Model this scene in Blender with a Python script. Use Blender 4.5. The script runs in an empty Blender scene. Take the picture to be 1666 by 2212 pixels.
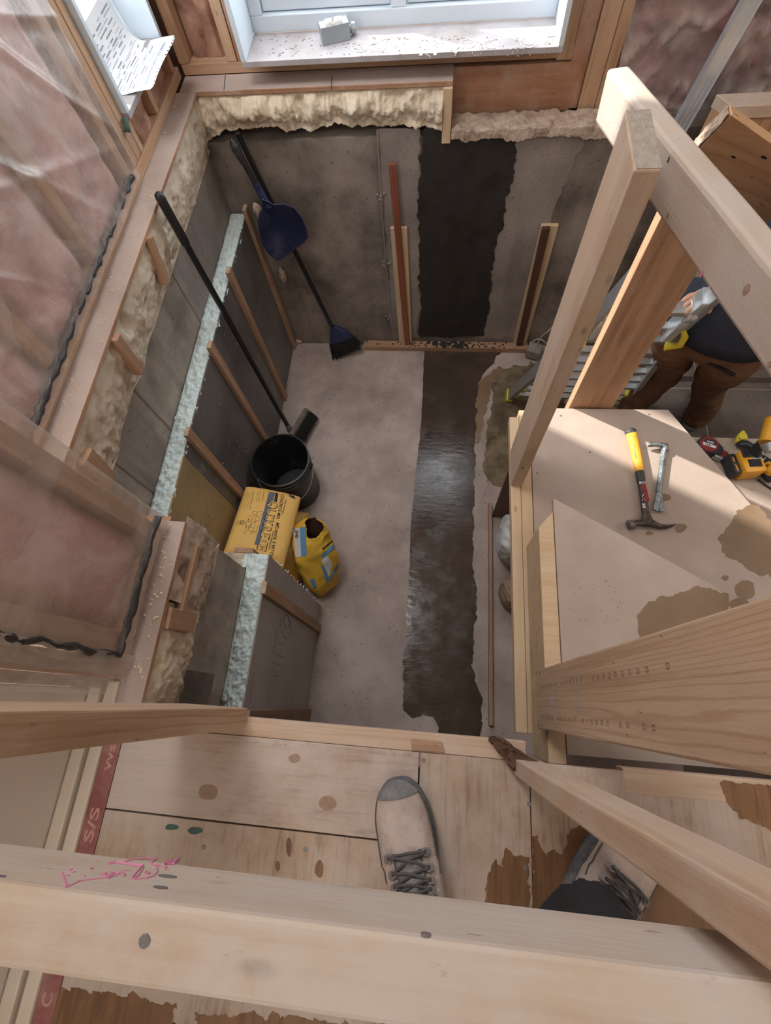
import bpy, bmesh, math, random
from mathutils import Vector, Matrix, noise
V = Vector
random.seed(7)
S = bpy.context.scene
C = S.collection

# ---------------------------------------------------------------- camera, world, sun, big lights, exposure
CAM_ROT = Matrix(((0.99431074, -0.04312778, 0.09739687),
                  (0.0760524, 0.92764258, -0.36564365),
                  (-0.07458008, 0.37097068, 0.92564495)))
FPX = 1046.03          # focal length in pixels of the 1666 x 2212 frame
CAM = V((0, 0, 2.5))   # basement floor is z = 0
cd = bpy.data.cameras.new('camera')
cd.sensor_fit = 'VERTICAL'; cd.sensor_height = 36.0; cd.lens = FPX / 2212 * 36.0
cd.clip_start = 0.02
cam = bpy.data.objects.new('camera', cd); C.objects.link(cam)
cam.matrix_world = Matrix.Translation(CAM) @ CAM_ROT.to_4x4()
S.camera = cam

S.view_settings.view_transform = 'Standard'
S.view_settings.look = 'None'
S.view_settings.gamma = 1
S.view_settings.exposure = 0.22
S.view_settings.use_curve_mapping = False

def lin(c):
    c = c / 255.0
    return c / 12.92 if c <= 0.04045 else ((c + 0.055) / 1.055) ** 2.4
def rgb(r, g, b): return (lin(r), lin(g), lin(b), 1.0)

w = bpy.data.worlds.new('daylight'); S.world = w; w.use_nodes = True
bg = w.node_tree.nodes['Background']
bg.inputs[0].default_value = (0.88, 0.95, 1.0, 1); bg.inputs[1].default_value = 5.8

def light(name, kind, loc, target, power, col, size=1.0, sizey=None):
    d = bpy.data.lights.new(name, kind); d.energy = power; d.color = col
    if kind == 'AREA':
        d.shape = 'RECTANGLE'; d.size = size; d.size_y = sizey or size
    if kind == 'SUN': d.angle = math.radians(1.0)
    o = bpy.data.objects.new(name, d); C.objects.link(o); o.location = loc
    o.rotation_euler = (V(target) - V(loc)).to_track_quat('-Z', 'Y').to_euler()
    return o
SUN_DIR = V((0.88, -0.48, -0.62))
light('sun', 'SUN', (-6, 5, 6), V((-6, 5, 6)) + SUN_DIR, 8.0, (1.0, 0.96, 0.89))
def portal(name, loc, rot, sx, sy):
    d = bpy.data.lights.new(name, 'AREA'); d.shape = 'RECTANGLE'; d.size = sx; d.size_y = sy; d.cycles.is_portal = True
    o = bpy.data.objects.new(name, d); C.objects.link(o); o.location = loc; o.rotation_euler = rot
portal('window_portal', (-.2, 2.44, 2.2), (math.radians(-90), 0, 0), 1.14, 1.5)
portal('window_portal', (-1.26, 1.96, 2.3), (0, math.radians(-90), 0), 1.5, .46)
light('hall_fill_light', 'AREA', (0.3, -1.0, 4.15), (0.3, 0.2, 0), 25, (1.0, 0.985, 0.96), 2.4, .9)  # added fill from behind the camera, no hall lamp is seen
light('stair_fill_light', 'AREA', (-0.70, 1.15, 4.15), (0.0, 0.9, 0), 54, (1.0, 0.99, 0.97), .55, 1.7)  # unseen fill added over the pit to brighten walls and posts
light('basement_fill_light', 'AREA', (2.2, 0.9, 2.6), (2.0, 1.2, 0), 10, (1.0, 0.95, 0.9), .8, .8)  # extra fill added for the right-hand room, no fixture known there

# ---------------------------------------------------------------- pixel -> place helpers (measure the photo once, build in world space)
def ray(x, y): return CAM_ROT @ V((x - 833.0, -(y - 1106.0), -FPX))
def PZ(x, y, z):
    d = ray(x, y); return CAM + d * ((z - CAM.z) / d.z)
def PY(x, y, Y):
    d = ray(x, y); return CAM + d * (Y / d.y)
def PX(x, y, X):
    d = ray(x, y); return CAM + d * (X / d.x)

# ---------------------------------------------------------------- mesh builder
class MB:
    def __init__(s): s.v = []; s.f = []; s.g = []; s.m = []
    def add(s, vs, fs, gs=None, mi=0):
        o = len(s.v)
        s.v += [V(p) for p in vs]; s.f += [[o + i for i in f] for f in fs]
        s.g += [V(p) for p in (gs or vs)]; s.m += [mi] * len(fs)
        return s
    def bm(s, b, mat=None, gs=None, mi=0):
        b.verts.index_update()
        vs = [v.co.copy() for v in b.verts]
        s.add([mat @ p for p in vs] if mat else vs, [[v.index for v in f.verts] for f in b.faces], gs(vs) if gs else vs, mi)
        b.free(); return s
    def beam(s, a, b, wdir, wd, th, bev=0.0025, seed=None, mi=0, jag=0.0, cuts=0):
        """a box from a to b (centre line), wd wide along wdir, th thick"""
        a = V(a); b = V(b); ux = (b - a); L = ux.length; ux.normalize()
        uy = V(wdir); uy = (uy - ux * uy.dot(ux)).normalized(); uz = ux.cross(uy)
        bm_ = bmesh.new(); bmesh.ops.create_cube(bm_, size=1)
        for v in bm_.verts: v.co = V((v.co.x * L, v.co.y * wd, v.co.z * th))
        if bev: bmesh.ops.bevel(bm_, geom=bm_.edges[:], offset=bev, segments=2, affect='EDGES', profile=0.5)
        if cuts: 
            bmesh.ops.subdivide_edges(bm_, edges=[e for e in bm_.edges if abs(e.verts[0].co.x - e.verts[1].co.x) > L * .5], cuts=cuts, use_grid_fill=True)
        if jag:
            for v in bm_.verts:
                n = noise.noise_vector(v.co * 9 + V((len(s.v), 3, 1)))
                v.co += V((0, n.y, n.z)) * jag
        M = Matrix((ux, uy, uz)).transposed().to_4x4(); M.translation = (a + b) / 2
        sd = seed if seed is not None else random.random() * 50
        return s.bm(bm_, M, lambda vs: [p + V((sd, sd * .37 % 1 * .06, sd * .71 % 1 * .05)) for p in vs], mi)
    def box(s, lo, hi, bev=0.002, mi=0, seed=None):
        lo = V(lo); hi = V(hi); d = hi - lo
        c = (lo + hi) / 2
        ax = max(range(3), key=lambda i: d[i])
        e = [V((1, 0, 0)), V((0, 1, 0)), V((0, 0, 1))]
        o = [i for i in range(3) if i != ax]
        wi = max(o, key=lambda i: d[i]); ti = [i for i in o if i != wi][0]
        return s.beam(c - e[ax] * d[ax] / 2, c + e[ax] * d[ax] / 2, e[wi], d[wi], d[ti], bev, seed, mi)
    def prism(s, pts, off, mi=0, bev=0.0):
        pts = [V(p) for p in pts]; off = V(off)
        b = bmesh.new(); vs = [b.verts.new(p) for p in pts]; f = b.faces.new(vs)
        r = bmesh.ops.extrude_face_region(b, geom=[f])
        for v in [g for g in r['geom'] if isinstance(g, bmesh.types.BMVert)]: v.co += off
        bmesh.ops.recalc_face_normals(b, faces=b.faces[:])
        if bev: bmesh.ops.bevel(b, geom=b.edges[:], offset=bev, segments=1, affect='EDGES')
        return s.bm(b, mi=mi)
    def tube(s, pts, r, n=10, cap=True, mi=0):
        pts = [V(p) for p in pts]; k = len(pts)
        rs = r if isinstance(r, (list, tuple)) else [r] * k
        up = V((0, 0, 1)); vs = []; gs = []; L = 0
        t0 = (pts[1] - pts[0]).normalized()
        nrm = up - t0 * up.dot(t0)
        if nrm.length < .1: nrm = V((1, 0, 0)) - t0 * t0.x
        nrm.normalize()
        for i, p in enumerate(pts):
            t = (pts[min(i + 1, k - 1)] - pts[max(i - 1, 0)])
            t = t.normalized() if t.length > 1e-9 else t0
            nrm = (nrm - t * nrm.dot(t)).normalized(); bn = t.cross(nrm)
            if i: L += (p - pts[i - 1]).length
            for j in range(n):
                a = 2 * math.pi * j / n
                rr = rs[i] if not isinstance(rs[i], (tuple, list)) else None
                ca, sa = math.cos(a), math.sin(a)
                q = nrm * ca * rr + bn * sa * rr if rr is not None else nrm * ca * rs[i][0] + bn * sa * rs[i][1]
                vs.append(p + q); gs.append(V((L, ca * .03, sa * .03)))
        fs = [[i * n + j, i * n + (j + 1) % n, (i + 1) * n + (j + 1) % n, (i + 1) * n + j] for i in range(k - 1) for j in range(n)]
        if cap: fs += [list(range(n))[::-1], [(k - 1) * n + j for j in range(n)]]
        return s.add(vs, fs, gs, mi)
    def lathe(s, prof, c, axis=(0, 0, 1), n=32, mi=0, close=False):
        c = V(c); ax = V(axis).normalized(); q = V((0, 0, 1)).rotation_difference(ax)
        vs = [c + q @ V((r * math.cos(2 * math.pi * j / n), r * math.sin(2 * math.pi * j / n), z)) for r, z in prof for j in range(n)]
        k = len(prof)
        fs = [[i * n + j, i * n + (j + 1) % n, (i + 1) * n + (j + 1) % n, (i + 1) * n + j] for i in range(k - 1) for j in range(n)]
        if close: fs += [[j for j in range(n)][::-1], [(k - 1) * n + j for j in range(n)]]
        return s.add(vs, fs, None, mi)
    def grid(s, fn, nu, nv, mi=0, gs=None):
        vs = [fn(i / nu, j / nv) for i in range(nu + 1) for j in range(nv + 1)]
        w_ = nv + 1
        fs = [[i * w_ + j, (i + 1) * w_ + j, (i + 1) * w_ + j + 1, i * w_ + j + 1] for i in range(nu) for j in range(nv)]
        return s.add(vs, fs, gs, mi)
    def rings(s, rings_, cap=(True, True), mi=0):
        n = len(rings_[0]); k = len(rings_)
        vs = [p for r in rings_ for p in r]
        fs = [[i * n + j, i * n + (j + 1) % n, (i + 1) * n + (j + 1) % n, (i + 1) * n + j] for i in range(k - 1) for j in range(n)]
        if cap[0]: fs.append(list(range(n))[::-1])
        if cap[1]: fs.append([(k - 1) * n + j for j in range(n)])
        return s.add(vs, fs, None, mi)
    def build(s, name, mat, parent=None, smooth=False, sub=0, fix=True):
        me = bpy.data.meshes.new(name)
        off = wloc(parent) if parent else V((0, 0, 0))
        me.from_pydata([tuple(p - off) for p in s.v], [], s.f)
        a = me.attributes.new('gr', 'FLOAT_VECTOR', 'POINT')
        a.data.foreach_set('vector', [c for p in s.g for c in p])
        mats = mat if isinstance(mat, (list, tuple)) else [mat]
        for m_ in mats: me.materials.append(m_)
        me.polygons.foreach_set('material_index', s.m)
        me.update()
        if fix:
            b = bmesh.new(); b.from_mesh(me); bmesh.ops.recalc_face_normals(b, faces=b.faces[:]); b.to_mesh(me); b.free()
        if smooth:
            me.shade_smooth() if smooth is True else me.shade_smooth()
            if smooth is not True: me.set_sharp_from_angle(angle=math.radians(smooth))
        o = bpy.data.objects.new(name, me); C.objects.link(o)
        if parent: o.parent = parent
        if sub:
            md = o.modifiers.new('smooth', 'SUBSURF'); md.levels = sub; md.render_levels = sub
        return o
def wloc(o):
    p = V(o.location)
    while o.parent: o = o.parent; p += o.location
    return p
def empty(name, loc, label=None, cat=None, group=None, kind=None):
    o = bpy.data.objects.new(name, None); C.objects.link(o); o.location = loc; o.empty_display_size = .05
    return tag(o, label, cat, group, kind)
def tag(o, label=None, cat=None, group=None, kind=None):
    if label: o['label'] = label
    if cat: o['category'] = cat
    if group: o['group'] = group
    if kind: o['kind'] = kind
    return o
def nz(p, sc, off=0.0): return noise.noise(V(p) * sc + V((off, off * 1.7, off * .3)))
def fb(p, sc, off=0.0, o=3):
    r = 0; a = 1
    for i in range(o): r += a * nz(p, sc * 2 ** i, off + i * 7.3); a *= .5
    return r
def jagged(pts, amp, step, off=0.0, closed=True):
    """subdivide a polygon outline and rough it up in its plane (xy of the given 2-D tuples)"""
    out = []; n = len(pts)
    for i in range(n if closed else n - 1):
        a = V(pts[i]).to_2d() if len(pts[i]) == 2 else V(pts[i][:2]); b = V(pts[(i + 1) % n][:2])
        k = max(1, int((b - a).length / step))
        for j in range(k):
            p = a.lerp(b, j / k)
            q = V((p.x, p.y, off))
            am = amp[i] if isinstance(amp, (list, tuple)) else amp
            d = V((nz(q, .06, 3.1), nz(q, .06, 9.4))) + .6 * V((nz(q, .21, 5.), nz(q, .21, 2.)))
            out.append(tuple(p + d * am))
    if not closed: out.append(tuple(pts[-1][:2]))
    return out
def patch_mesh(pts3, nrm, th):
    """thin slab with the given outline lying on a surface"""
    m = MB(); b = bmesh.new(); vs = [b.verts.new(V(p) + V(nrm) * th) for p in pts3]
    f = b.faces.new(vs); r = bmesh.ops.extrude_face_region(b, geom=[f])
    for v in [g for g in r['geom'] if isinstance(g, bmesh.types.BMVert)]: v.co -= V(nrm) * (th + .001)
    bmesh.ops.triangulate(b, faces=[x for x in b.faces if len(x.verts) > 4])
    return m.bm(b)
def text2d(s, size=1.0, bold=0.0, shear=0.0):
    """(verts2d, faces) of a line of text, baseline at y=0, starting at x=0"""
    c = bpy.data.curves.new('t', 'FONT'); c.body = s; c.size = size; c.offset = bold; c.shear = shear; c.fill_mode = 'FRONT'; c.resolution_u = 4
    o = bpy.data.objects.new('t', c); C.objects.link(o)
    dg = bpy.context.evaluated_depsgraph_get(); me = bpy.data.meshes.new_from_object(o.evaluated_get(dg))
    vs = [(v.co.x, v.co.y) for v in me.vertices]; fs = [list(p.vertices) for p in me.polygons]
    bpy.data.objects.remove(o); bpy.data.curves.remove(c); bpy.data.meshes.remove(me)
    return vs, fs
def write(mb, s, size, fn, bold=0.0, width=None, shear=0.0, mi=0):
    """text laid on a surface: fn(x, y) -> world point"""
    vs, fs = text2d(s, size, bold, shear)
    if not vs: return
    x0 = min(v[0] for v in vs); x1 = max(v[0] for v in vs)
    k = (width / (x1 - x0)) if width else 1.0
    mb.add([fn((x - x0) * k, y) for x, y in vs], fs, None, mi)
# ---------------------------------------------------------------- materials (all procedural)
class N:
    def __init__(s, name):
        s.m = bpy.data.materials.new(name); s.m.use_nodes = True; s.t = s.m.node_tree
        s.b = s.t.nodes['Principled BSDF']
    def n(s, kind, **kw):
        x = s.t.nodes.new(kind)
        for k, v in kw.items():
            if k.startswith('_'): x.inputs[k[1:].replace('_', ' ')].default_value = v
            else: setattr(x, k, v)
        return x
    def l(s, a, b): s.t.links.new(a, b)
    def coords(s, src='Object', scale=(1, 1, 1)):
        if src == 'gr': o = s.n('ShaderNodeAttribute', attribute_name='gr').outputs['Vector']
        else: o = s.n('ShaderNodeTexCoord').outputs[src]
        mp = s.n('ShaderNodeMapping'); mp.inputs['Scale'].default_value = scale
        s.l(o, mp.inputs['Vector']); return mp.outputs['Vector']
    def noise(s, co, scale, detail=4, rough=.55, dist=0.0):
        x = s.n('ShaderNodeTexNoise', _Scale=scale, _Detail=detail, _Roughness=rough, _Distortion=dist)
        s.l(co, x.inputs['Vector']); return x.outputs['Fac']
    def ramp(s, fac, stops):
        x = s.n('ShaderNodeValToRGB'); e = x.color_ramp.elements
        while len(e) < len(stops): e.new(.5)
        for i, (p, c) in enumerate(stops):
            e[i].position = p; e[i].color = c if len(c) == 4 else (*c, 1)
        s.l(fac, x.inputs['Fac']); return x.outputs['Color']
    def step(s, fac, lo, hi):
        x = s.n('ShaderNodeMapRange', interpolation_type='SMOOTHSTEP'); x.inputs['From Min'].default_value = lo; x.inputs['From Max'].default_value = hi
        s.l(fac, x.inputs['Value']); return x.outputs['Result']
    def mix(s, fac, a, b, mode='MIX'):
        x = s.n('ShaderNodeMix', data_type='RGBA', blend_type=mode)
        for k, v in ((0, fac), (6, a), (7, b)):
            if hasattr(v, 'is_linked') or hasattr(v, 'links'): s.l(v, x.inputs[k])
            else: x.inputs[k].default_value = v
        return x.outputs[2]
    def mul(s, a, k, op='MULTIPLY'):
        x = s.n('ShaderNodeMath', operation=op); s.l(a, x.inputs[0])
        if hasattr(k, 'links'): s.l(k, x.inputs[1])
        else: x.inputs[1].default_value = k
        return x.outputs[0]
    def bump(s, fac, strength, dist=.01):
        x = s.n('ShaderNodeBump', _Strength=strength, _Distance=dist); s.l(fac, x.inputs['Height'])
        s.l(x.outputs['Normal'], s.b.inputs['Normal'])
    def set(s, **kw):
        for k, v in kw.items():
            i = s.b.inputs[k.replace('_', ' ')]
            if hasattr(v, 'links'): s.l(v, i)
            else: i.default_value = v
        return s.m

def plain(name, col, rough=.5, metal=0.0, var=.12, scale=18, bump=0.0, dust=None, dustamt=.5):
    n = N(name); co = n.coords()
    f = n.noise(co, scale)
    c = n.ramp(f, [(.3, tuple(x * (1 - var) for x in col[:3])), (.7, tuple(min(1, x * (1 + var)) for x in col[:3]))])
    if dust:
        d = n.step(n.noise(co, scale * .45, 6, .65), .62 - dustamt * .35, .8)
        c = n.mix(d, c, dust)
    if bump: n.bump(n.noise(co, scale * 3, 5), bump)
    return n.set(Base_Color=c, Roughness=rough, Metallic=metal)

def timber(name, light_, dark, dust=(.5, .42, .36, 1), dustamt=.35, knots=True, ring=1.0, rough=.72, stain=None):
    n = N(name)
    g = n.coords('gr', (1, 1, 1))
    gs = n.coords('gr', (1.6, 26, 26)); gf = n.coords('gr', (6, 220, 220)); gw = n.coords('gr', (.55, 9, 9))
    f1 = n.noise(gs, 1.0, 5, .6, .3)
    wv = n.n('ShaderNodeTexWave', wave_type='RINGS', rings_direction='X', wave_profile='SIN', _Scale=8.5, _Distortion=7.0, _Detail=2.0, _Detail_Scale=.55, _Detail_Roughness=.5)
    mp = n.coords('gr', (.5, 6.5, 6.5)); n.l(mp, wv.inputs['Vector'])
    c = n.ramp(f1, [(.25, dark), (.5, tuple((a * .35 + b * .65) for a, b in zip(dark, light_))), (.72, light_)])
    rg = n.step(wv.outputs['Fac'], .74, 1.0)
    c = n.mix(n.mul(rg, .3 * ring), c, dark)
    fib = n.noise(gf, 1.0, 3, .6)
    c = n.mix(n.mul(n.step(fib, .55, .8), .16), c, dark)
    if stain:
        st = n.step(n.noise(n.coords('gr', (2.2, 14, 14)), 1.0, 4, .6), .56, .72)
        c = n.mix(n.mul(st, .7), c, stain)
    if knots:
        vo = n.n('ShaderNodeTexVoronoi', _Scale=1.0, _Randomness=1.0); kc = n.coords('gr', (5.5, 13, 13)); n.l(kc, vo.inputs['Vector'])
        k = n.step(vo.outputs['Distance'], .10, .03)
        c = n.mix(n.mul(k, .75), c, tuple(x * .45 for x in dark[:3]) + (1,))
    co = n.coords()
    d = n.step(n.noise(co, 5.5, 7, .68), .66 - dustamt * .42, .86 - dustamt * .3)
    c = n.mix(n.mul(d, min(.85, .35 + dustamt * .5)), c, dust)
    nick = n.step(n.noise(n.coords('gr', (24, 60, 60)), 1.0, 3, .7), .66, .74)
    c = n.mix(n.mul(nick, .5), c, tuple(x * .6 for x in dark[:3]) + (1,))
    chalk = n.step(n.noise(n.coords('gr', (7, 48, 48)), 1.0, 5, .7, .4), .53, .72)
    c = n.mix(n.mul(chalk, .12 + .4 * dustamt), c, tuple(min(1, x * 1.12) for x in dust[:3]) + (1,))
    h = n.mul(f1, .6, 'MULTIPLY'); h2 = n.n('ShaderNodeMath', operation='ADD'); n.l(h, h2.inputs[0]); n.l(n.mul(n.noise(n.coords('gr', (40, 150, 150)), 1.0, 4, .7), .35), h2.inputs[1])
    h3 = n.n('ShaderNodeMath', operation='SUBTRACT'); n.l(h2.outputs[0], h3.inputs[0]); n.l(n.mul(nick, .5), h3.inputs[1])
    n.bump(h3.outputs[0], .35, .004)
    return n.set(Base_Color=c, Roughness=rough)

def concrete(name, a, b, spots=.25, scale=2.4, rough=.82, bump=.25, streak=False, pits=True, dust=None):
    n = N(name); co = n.coords()
    f = n.noise(co, scale, 8, .62)
    c = n.ramp(f, [(.36, b), (.63, a)])
    if streak:
        s_ = n.noise(n.coords('Object', (9, 9, .9)), 1.0, 5, .6)
        c = n.mix(n.mul(n.step(s_, .5, .75), .45), c, tuple(x * .55 for x in b[:3]) + (1,))
    sp = n.noise(co, 26, 5, .7)
    c = n.mix(n.mul(n.step(sp, .6, .75), spots), c, tuple(x * .35 for x in b[:3]) + (1,))
    fine = n.noise(co, 160, 3, .6)
    c = n.mix(n.mul(n.step(fine, .52, .8), .25), c, tuple(min(1, x * 1.35) for x in a[:3]) + (1,))
    if pits:
        vo = n.n('ShaderNodeTexVoronoi', _Scale=22.0); n.l(co, vo.inputs['Vector'])
        c = n.mix(n.mul(n.step(vo.outputs['Distance'], .13, .05), .7), c, tuple(x * .25 for x in b[:3]) + (1,))
    if dust:
        c = n.mix(n.mul(n.step(n.noise(co, 1.3, 7, .6), .45, .65), .6), c, dust)
    n.bump(n.noise(co, 45, 8, .7), bump, .006)
    return n.set(Base_Color=c, Roughness=rough)

M = {}
DUST = rgb(194, 180, 170)
M['wood'] = timber('weathered_lumber', rgb(200, 176, 154), rgb(170, 138, 112), DUST, .5)
M['wood_white'] = timber('whitewashed_lumber', rgb(194, 178, 162), rgb(168, 142, 118), rgb(188, 178, 172), .75, True, .8)
M['wood_warm'] = timber('fresh_cut_lumber', rgb(206, 160, 116), rgb(178, 124, 80), DUST, .08, True, 1.6)
M['wood_brown'] = timber('brown_streaked_lumber', rgb(194, 154, 122), rgb(140, 102, 76), DUST, .25, True, 1.0, stain=rgb(120, 80, 54))
M['wood_pale'] = timber('pale_spruce', rgb(208, 184, 152), rgb(186, 154, 118), rgb(204, 188, 170), .3, True, .9)
M['wood_grain'] = timber('flat_sawn_spruce', rgb(206, 180, 154), rgb(162, 126, 96), DUST, .22, False, 1.5)
M['wood_grey'] = timber('grey_weathered_strip', rgb(150, 122, 100), rgb(108, 84, 68), rgb(150, 134, 122), .45)
M['wood_batten'] = timber('batten_wood', rgb(178, 142, 114), rgb(138, 102, 78), rgb(176, 152, 136), .4)
M['wood_red'] = timber('red_brown_strip', rgb(148, 84, 58), rgb(104, 54, 38), rgb(130, 90, 70), .1, False, .6)
M['wood_dark'] = timber('dark_brown_strip', rgb(92, 60, 44), rgb(62, 40, 30), rgb(90, 70, 58), .1, False, .6)
M['wood_orange'] = timber('orange_rim_board', rgb(180, 132, 102), rgb(146, 98, 72), rgb(186, 158, 142), .6, False, .8)
M['wood_stud'] = timber('wall_stud_wood', rgb(196, 160, 128), rgb(152, 114, 84), rgb(184, 158, 140), .45)
M['endgrain'] = plain('sawn_end_grain', rgb(190, 164, 140), .85, 0, .14, 60, .5, DUST, .5)
M['endgrain_grey'] = plain('dusty_grey_end_grain', rgb(170, 160, 148), .9, 0, .16, 70, .6)

def sheet(name, a, b, rough=.8, sc=60, grain=0.0, dust=None, dustamt=.4, src='Object', stretch=(1, 1, 1), dots=.3):
    n = N(name); co = n.coords(src)
    c = n.ramp(n.noise(co, 3.5, 7, .6), [(.32, b), (.68, a)])
    if grain:
        gs = n.coords(src, stretch)
        gv = n.noise(gs, 1.0, 6, .62, .6)
        c = n.mix(n.mul(n.step(gv, .48, .66), grain), c, tuple(x * .62 for x in b[:3]) + (1,))
        n.bump(gv, .3, .004)
    else: n.bump(n.noise(co, sc * 2, 5, .7), .35, .003)
    sp = n.noise(co, sc, 4, .7)
    c = n.mix(n.mul(n.step(sp, .6, .78), dots), c, tuple(x * .5 for x in b[:3]) + (1,))
    if dust: c = n.mix(n.mul(n.step(n.noise(co, 4.2, 8, .66), .6 - dustamt * .4, .78 - dustamt * .2), .8), c, dust)
    return n.set(Base_Color=c, Roughness=rough)
M['tread'] = sheet('particle_board_tread', rgb(186, 170, 158), rgb(168, 150, 138), .8, 120, dots=.5)
M['subfloor'] = sheet('dusty_subfloor', rgb(184, 166, 157), rgb(164, 144, 134), .9, 60, dots=.35)
M['osb'] = sheet('osb_edge', rgb(186, 144, 112), rgb(150, 108, 82), .85, 90, .5, DUST, .3, 'Object', (3, 3, 160))
M['ply_x'] = sheet('plywood_grain_across', rgb(186, 164, 148), rgb(162, 136, 118), .8, 50, .7, rgb(198, 184, 176), .8, 'Object', (7, 95, 7))
M['ply_y'] = sheet('plywood_grain_along', rgb(182, 158, 136), rgb(156, 128, 104), .8, 50, .75, rgb(194, 179, 169), .68, 'Object', (95, 7, 7))
M['stain'] = sheet('water_stained_board', rgb(140, 116, 92), rgb(118, 94, 70), .55, 90, dots=.3)
M['stain_ply'] = sheet('water_stained_plywood', rgb(138, 100, 66), rgb(104, 72, 46), .55, 60, .6, None, 0, 'Object', (60, 5, 5))
M['floor'] = concrete('concrete_slab', rgb(188, 173, 165), rgb(148, 133, 125), .32, 2.6, .8, .25)
M['conc_wall'] = concrete('foundation_concrete', rgb(150, 137, 127), rgb(94, 85, 78), .6, 3.4, .85, .45, True)
M['conc_left'] = concrete('board_formed_concrete', rgb(172, 160, 149), rgb(116, 107, 99), .55, 3.6, .85, .4, True, False)
M['conc_pale'] = concrete('pale_parged_concrete', rgb(154, 143, 136), rgb(124, 114, 107), .3, 3.2, .85, .5, True)
M['rubble'] = concrete('chipped_old_concrete', rgb(132, 116, 92), rgb(84, 72, 56), .7, 9, .95, .9)
M['tile'] = concrete('grey_floor_tile', rgb(124, 114, 106), rgb(92, 84, 78), .6, 3.0, .7, .2)

def wetm(name, a, b, rough, bump):
    n = N(name); co = n.coords()
    c = n.ramp(n.noise(co, 6, 7, .6), [(.35, b), (.7, a)])
    r = n.step(n.noise(co, 9, 6, .65), .35, .75)
    rr = n.n('ShaderNodeMapRange'); rr.inputs['To Min'].default_value = rough * .55; rr.inputs['To Max'].default_value = rough * 1.7; n.l(r, rr.inputs['Value'])
    n.bump(n.noise(n.coords('Object', (1, 3.0, 1)), 16, 5, .55), bump, .006)
    return n.set(Base_Color=c, Roughness=rr.outputs[0], Specular_IOR_Level=.5)
M['wet'] = wetm('wet_fresh_concrete', rgb(84, 70, 60), rgb(66, 54, 46), .2, .16)
M['wet_wall'] = wetm('damp_dark_concrete', rgb(50, 44, 40), rgb(38, 34, 31), .75, .2)

def foamm(name, a, b, deep, scale=16):
    n = N(name); co = n.coords()
    f = n.noise(co, scale, 7, .62)
    c = n.ramp(f, [(.28, deep), (.45, b), (.68, a)])
    n.bump(n.noise(co, scale * 5, 6, .7), .6, .01)
    return n.set(Base_Color=c, Roughness=.85, Subsurface_Weight=0.0)
M['foam'] = foamm('cream_spray_foam', rgb(230, 216, 196), rgb(212, 194, 170), rgb(168, 144, 120))
M['foam_dust'] = foamm('dusty_cut_foam', rgb(206, 186, 168), rgb(184, 162, 146), rgb(142, 118, 102), 24)
M['xps'] = foamm('pale_blue_foam', rgb(236, 246, 244), rgb(222, 238, 238), rgb(184, 202, 198), 60)
M['xps_cream'] = foamm('cream_tinted_foam', rgb(206, 200, 176), rgb(190, 176, 150), rgb(160, 138, 112), 26)

def panelm(name, a, b, scr):
    n = N(name); co = n.coords()
    c = n.ramp(n.noise(co, 2.2, 6, .6), [(.3, b), (.7, a)])
    s_ = n.noise(n.coords('Object', (3, 3, 26)), 1.0, 7, .7, 1.2)
    c = n.mix(n.mul(n.step(s_, .56, .68), .5), c, scr)
    r = n.n('ShaderNodeMapRange'); r.inputs['To Min'].default_value = .3; r.inputs['To Max'].default_value = .62; n.l(n.noise(co, 5, 6, .6), r.inputs['Value'])
    n.bump(n.noise(co, 30, 5), .08, .004)
    return n.set(Base_Color=c, Roughness=r.outputs[0], Metallic=.12)
M['panel'] = panelm('scuffed_foil_facing', rgb(124, 119, 117), rgb(84, 80, 80), rgb(156, 149, 143))
M['panel_near'] = panelm('dull_foil_facing', rgb(178, 170, 164), rgb(150, 143, 138), rgb(146, 136, 130))
M['panel_bag_reflection'] = panelm('foil_facing_bag_reflection', rgb(176, 152, 112), rgb(142, 122, 92), rgb(124, 110, 92))  # foil tinted amber to paint in the yellow bag's reflection

def battm(name, a, b, deep, sc=4):
    n = N(name); co = n.coords()
    f = n.noise(co, sc, 8, .64, .6)
    c = n.ramp(f, [(.28, deep), (.5, b), (.74, a)])
    n.bump(n.noise(co, 22, 7, .7), .55, .02)
    return n.set(Base_Color=c, Roughness=.95)
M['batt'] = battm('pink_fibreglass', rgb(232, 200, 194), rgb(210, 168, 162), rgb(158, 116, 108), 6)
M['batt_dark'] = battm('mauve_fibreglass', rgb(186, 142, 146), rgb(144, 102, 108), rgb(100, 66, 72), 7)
M['batt_tan'] = battm('dusty_tan_fibreglass', rgb(202, 162, 142), rgb(170, 126, 106), rgb(110, 74, 58), 9)

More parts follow.
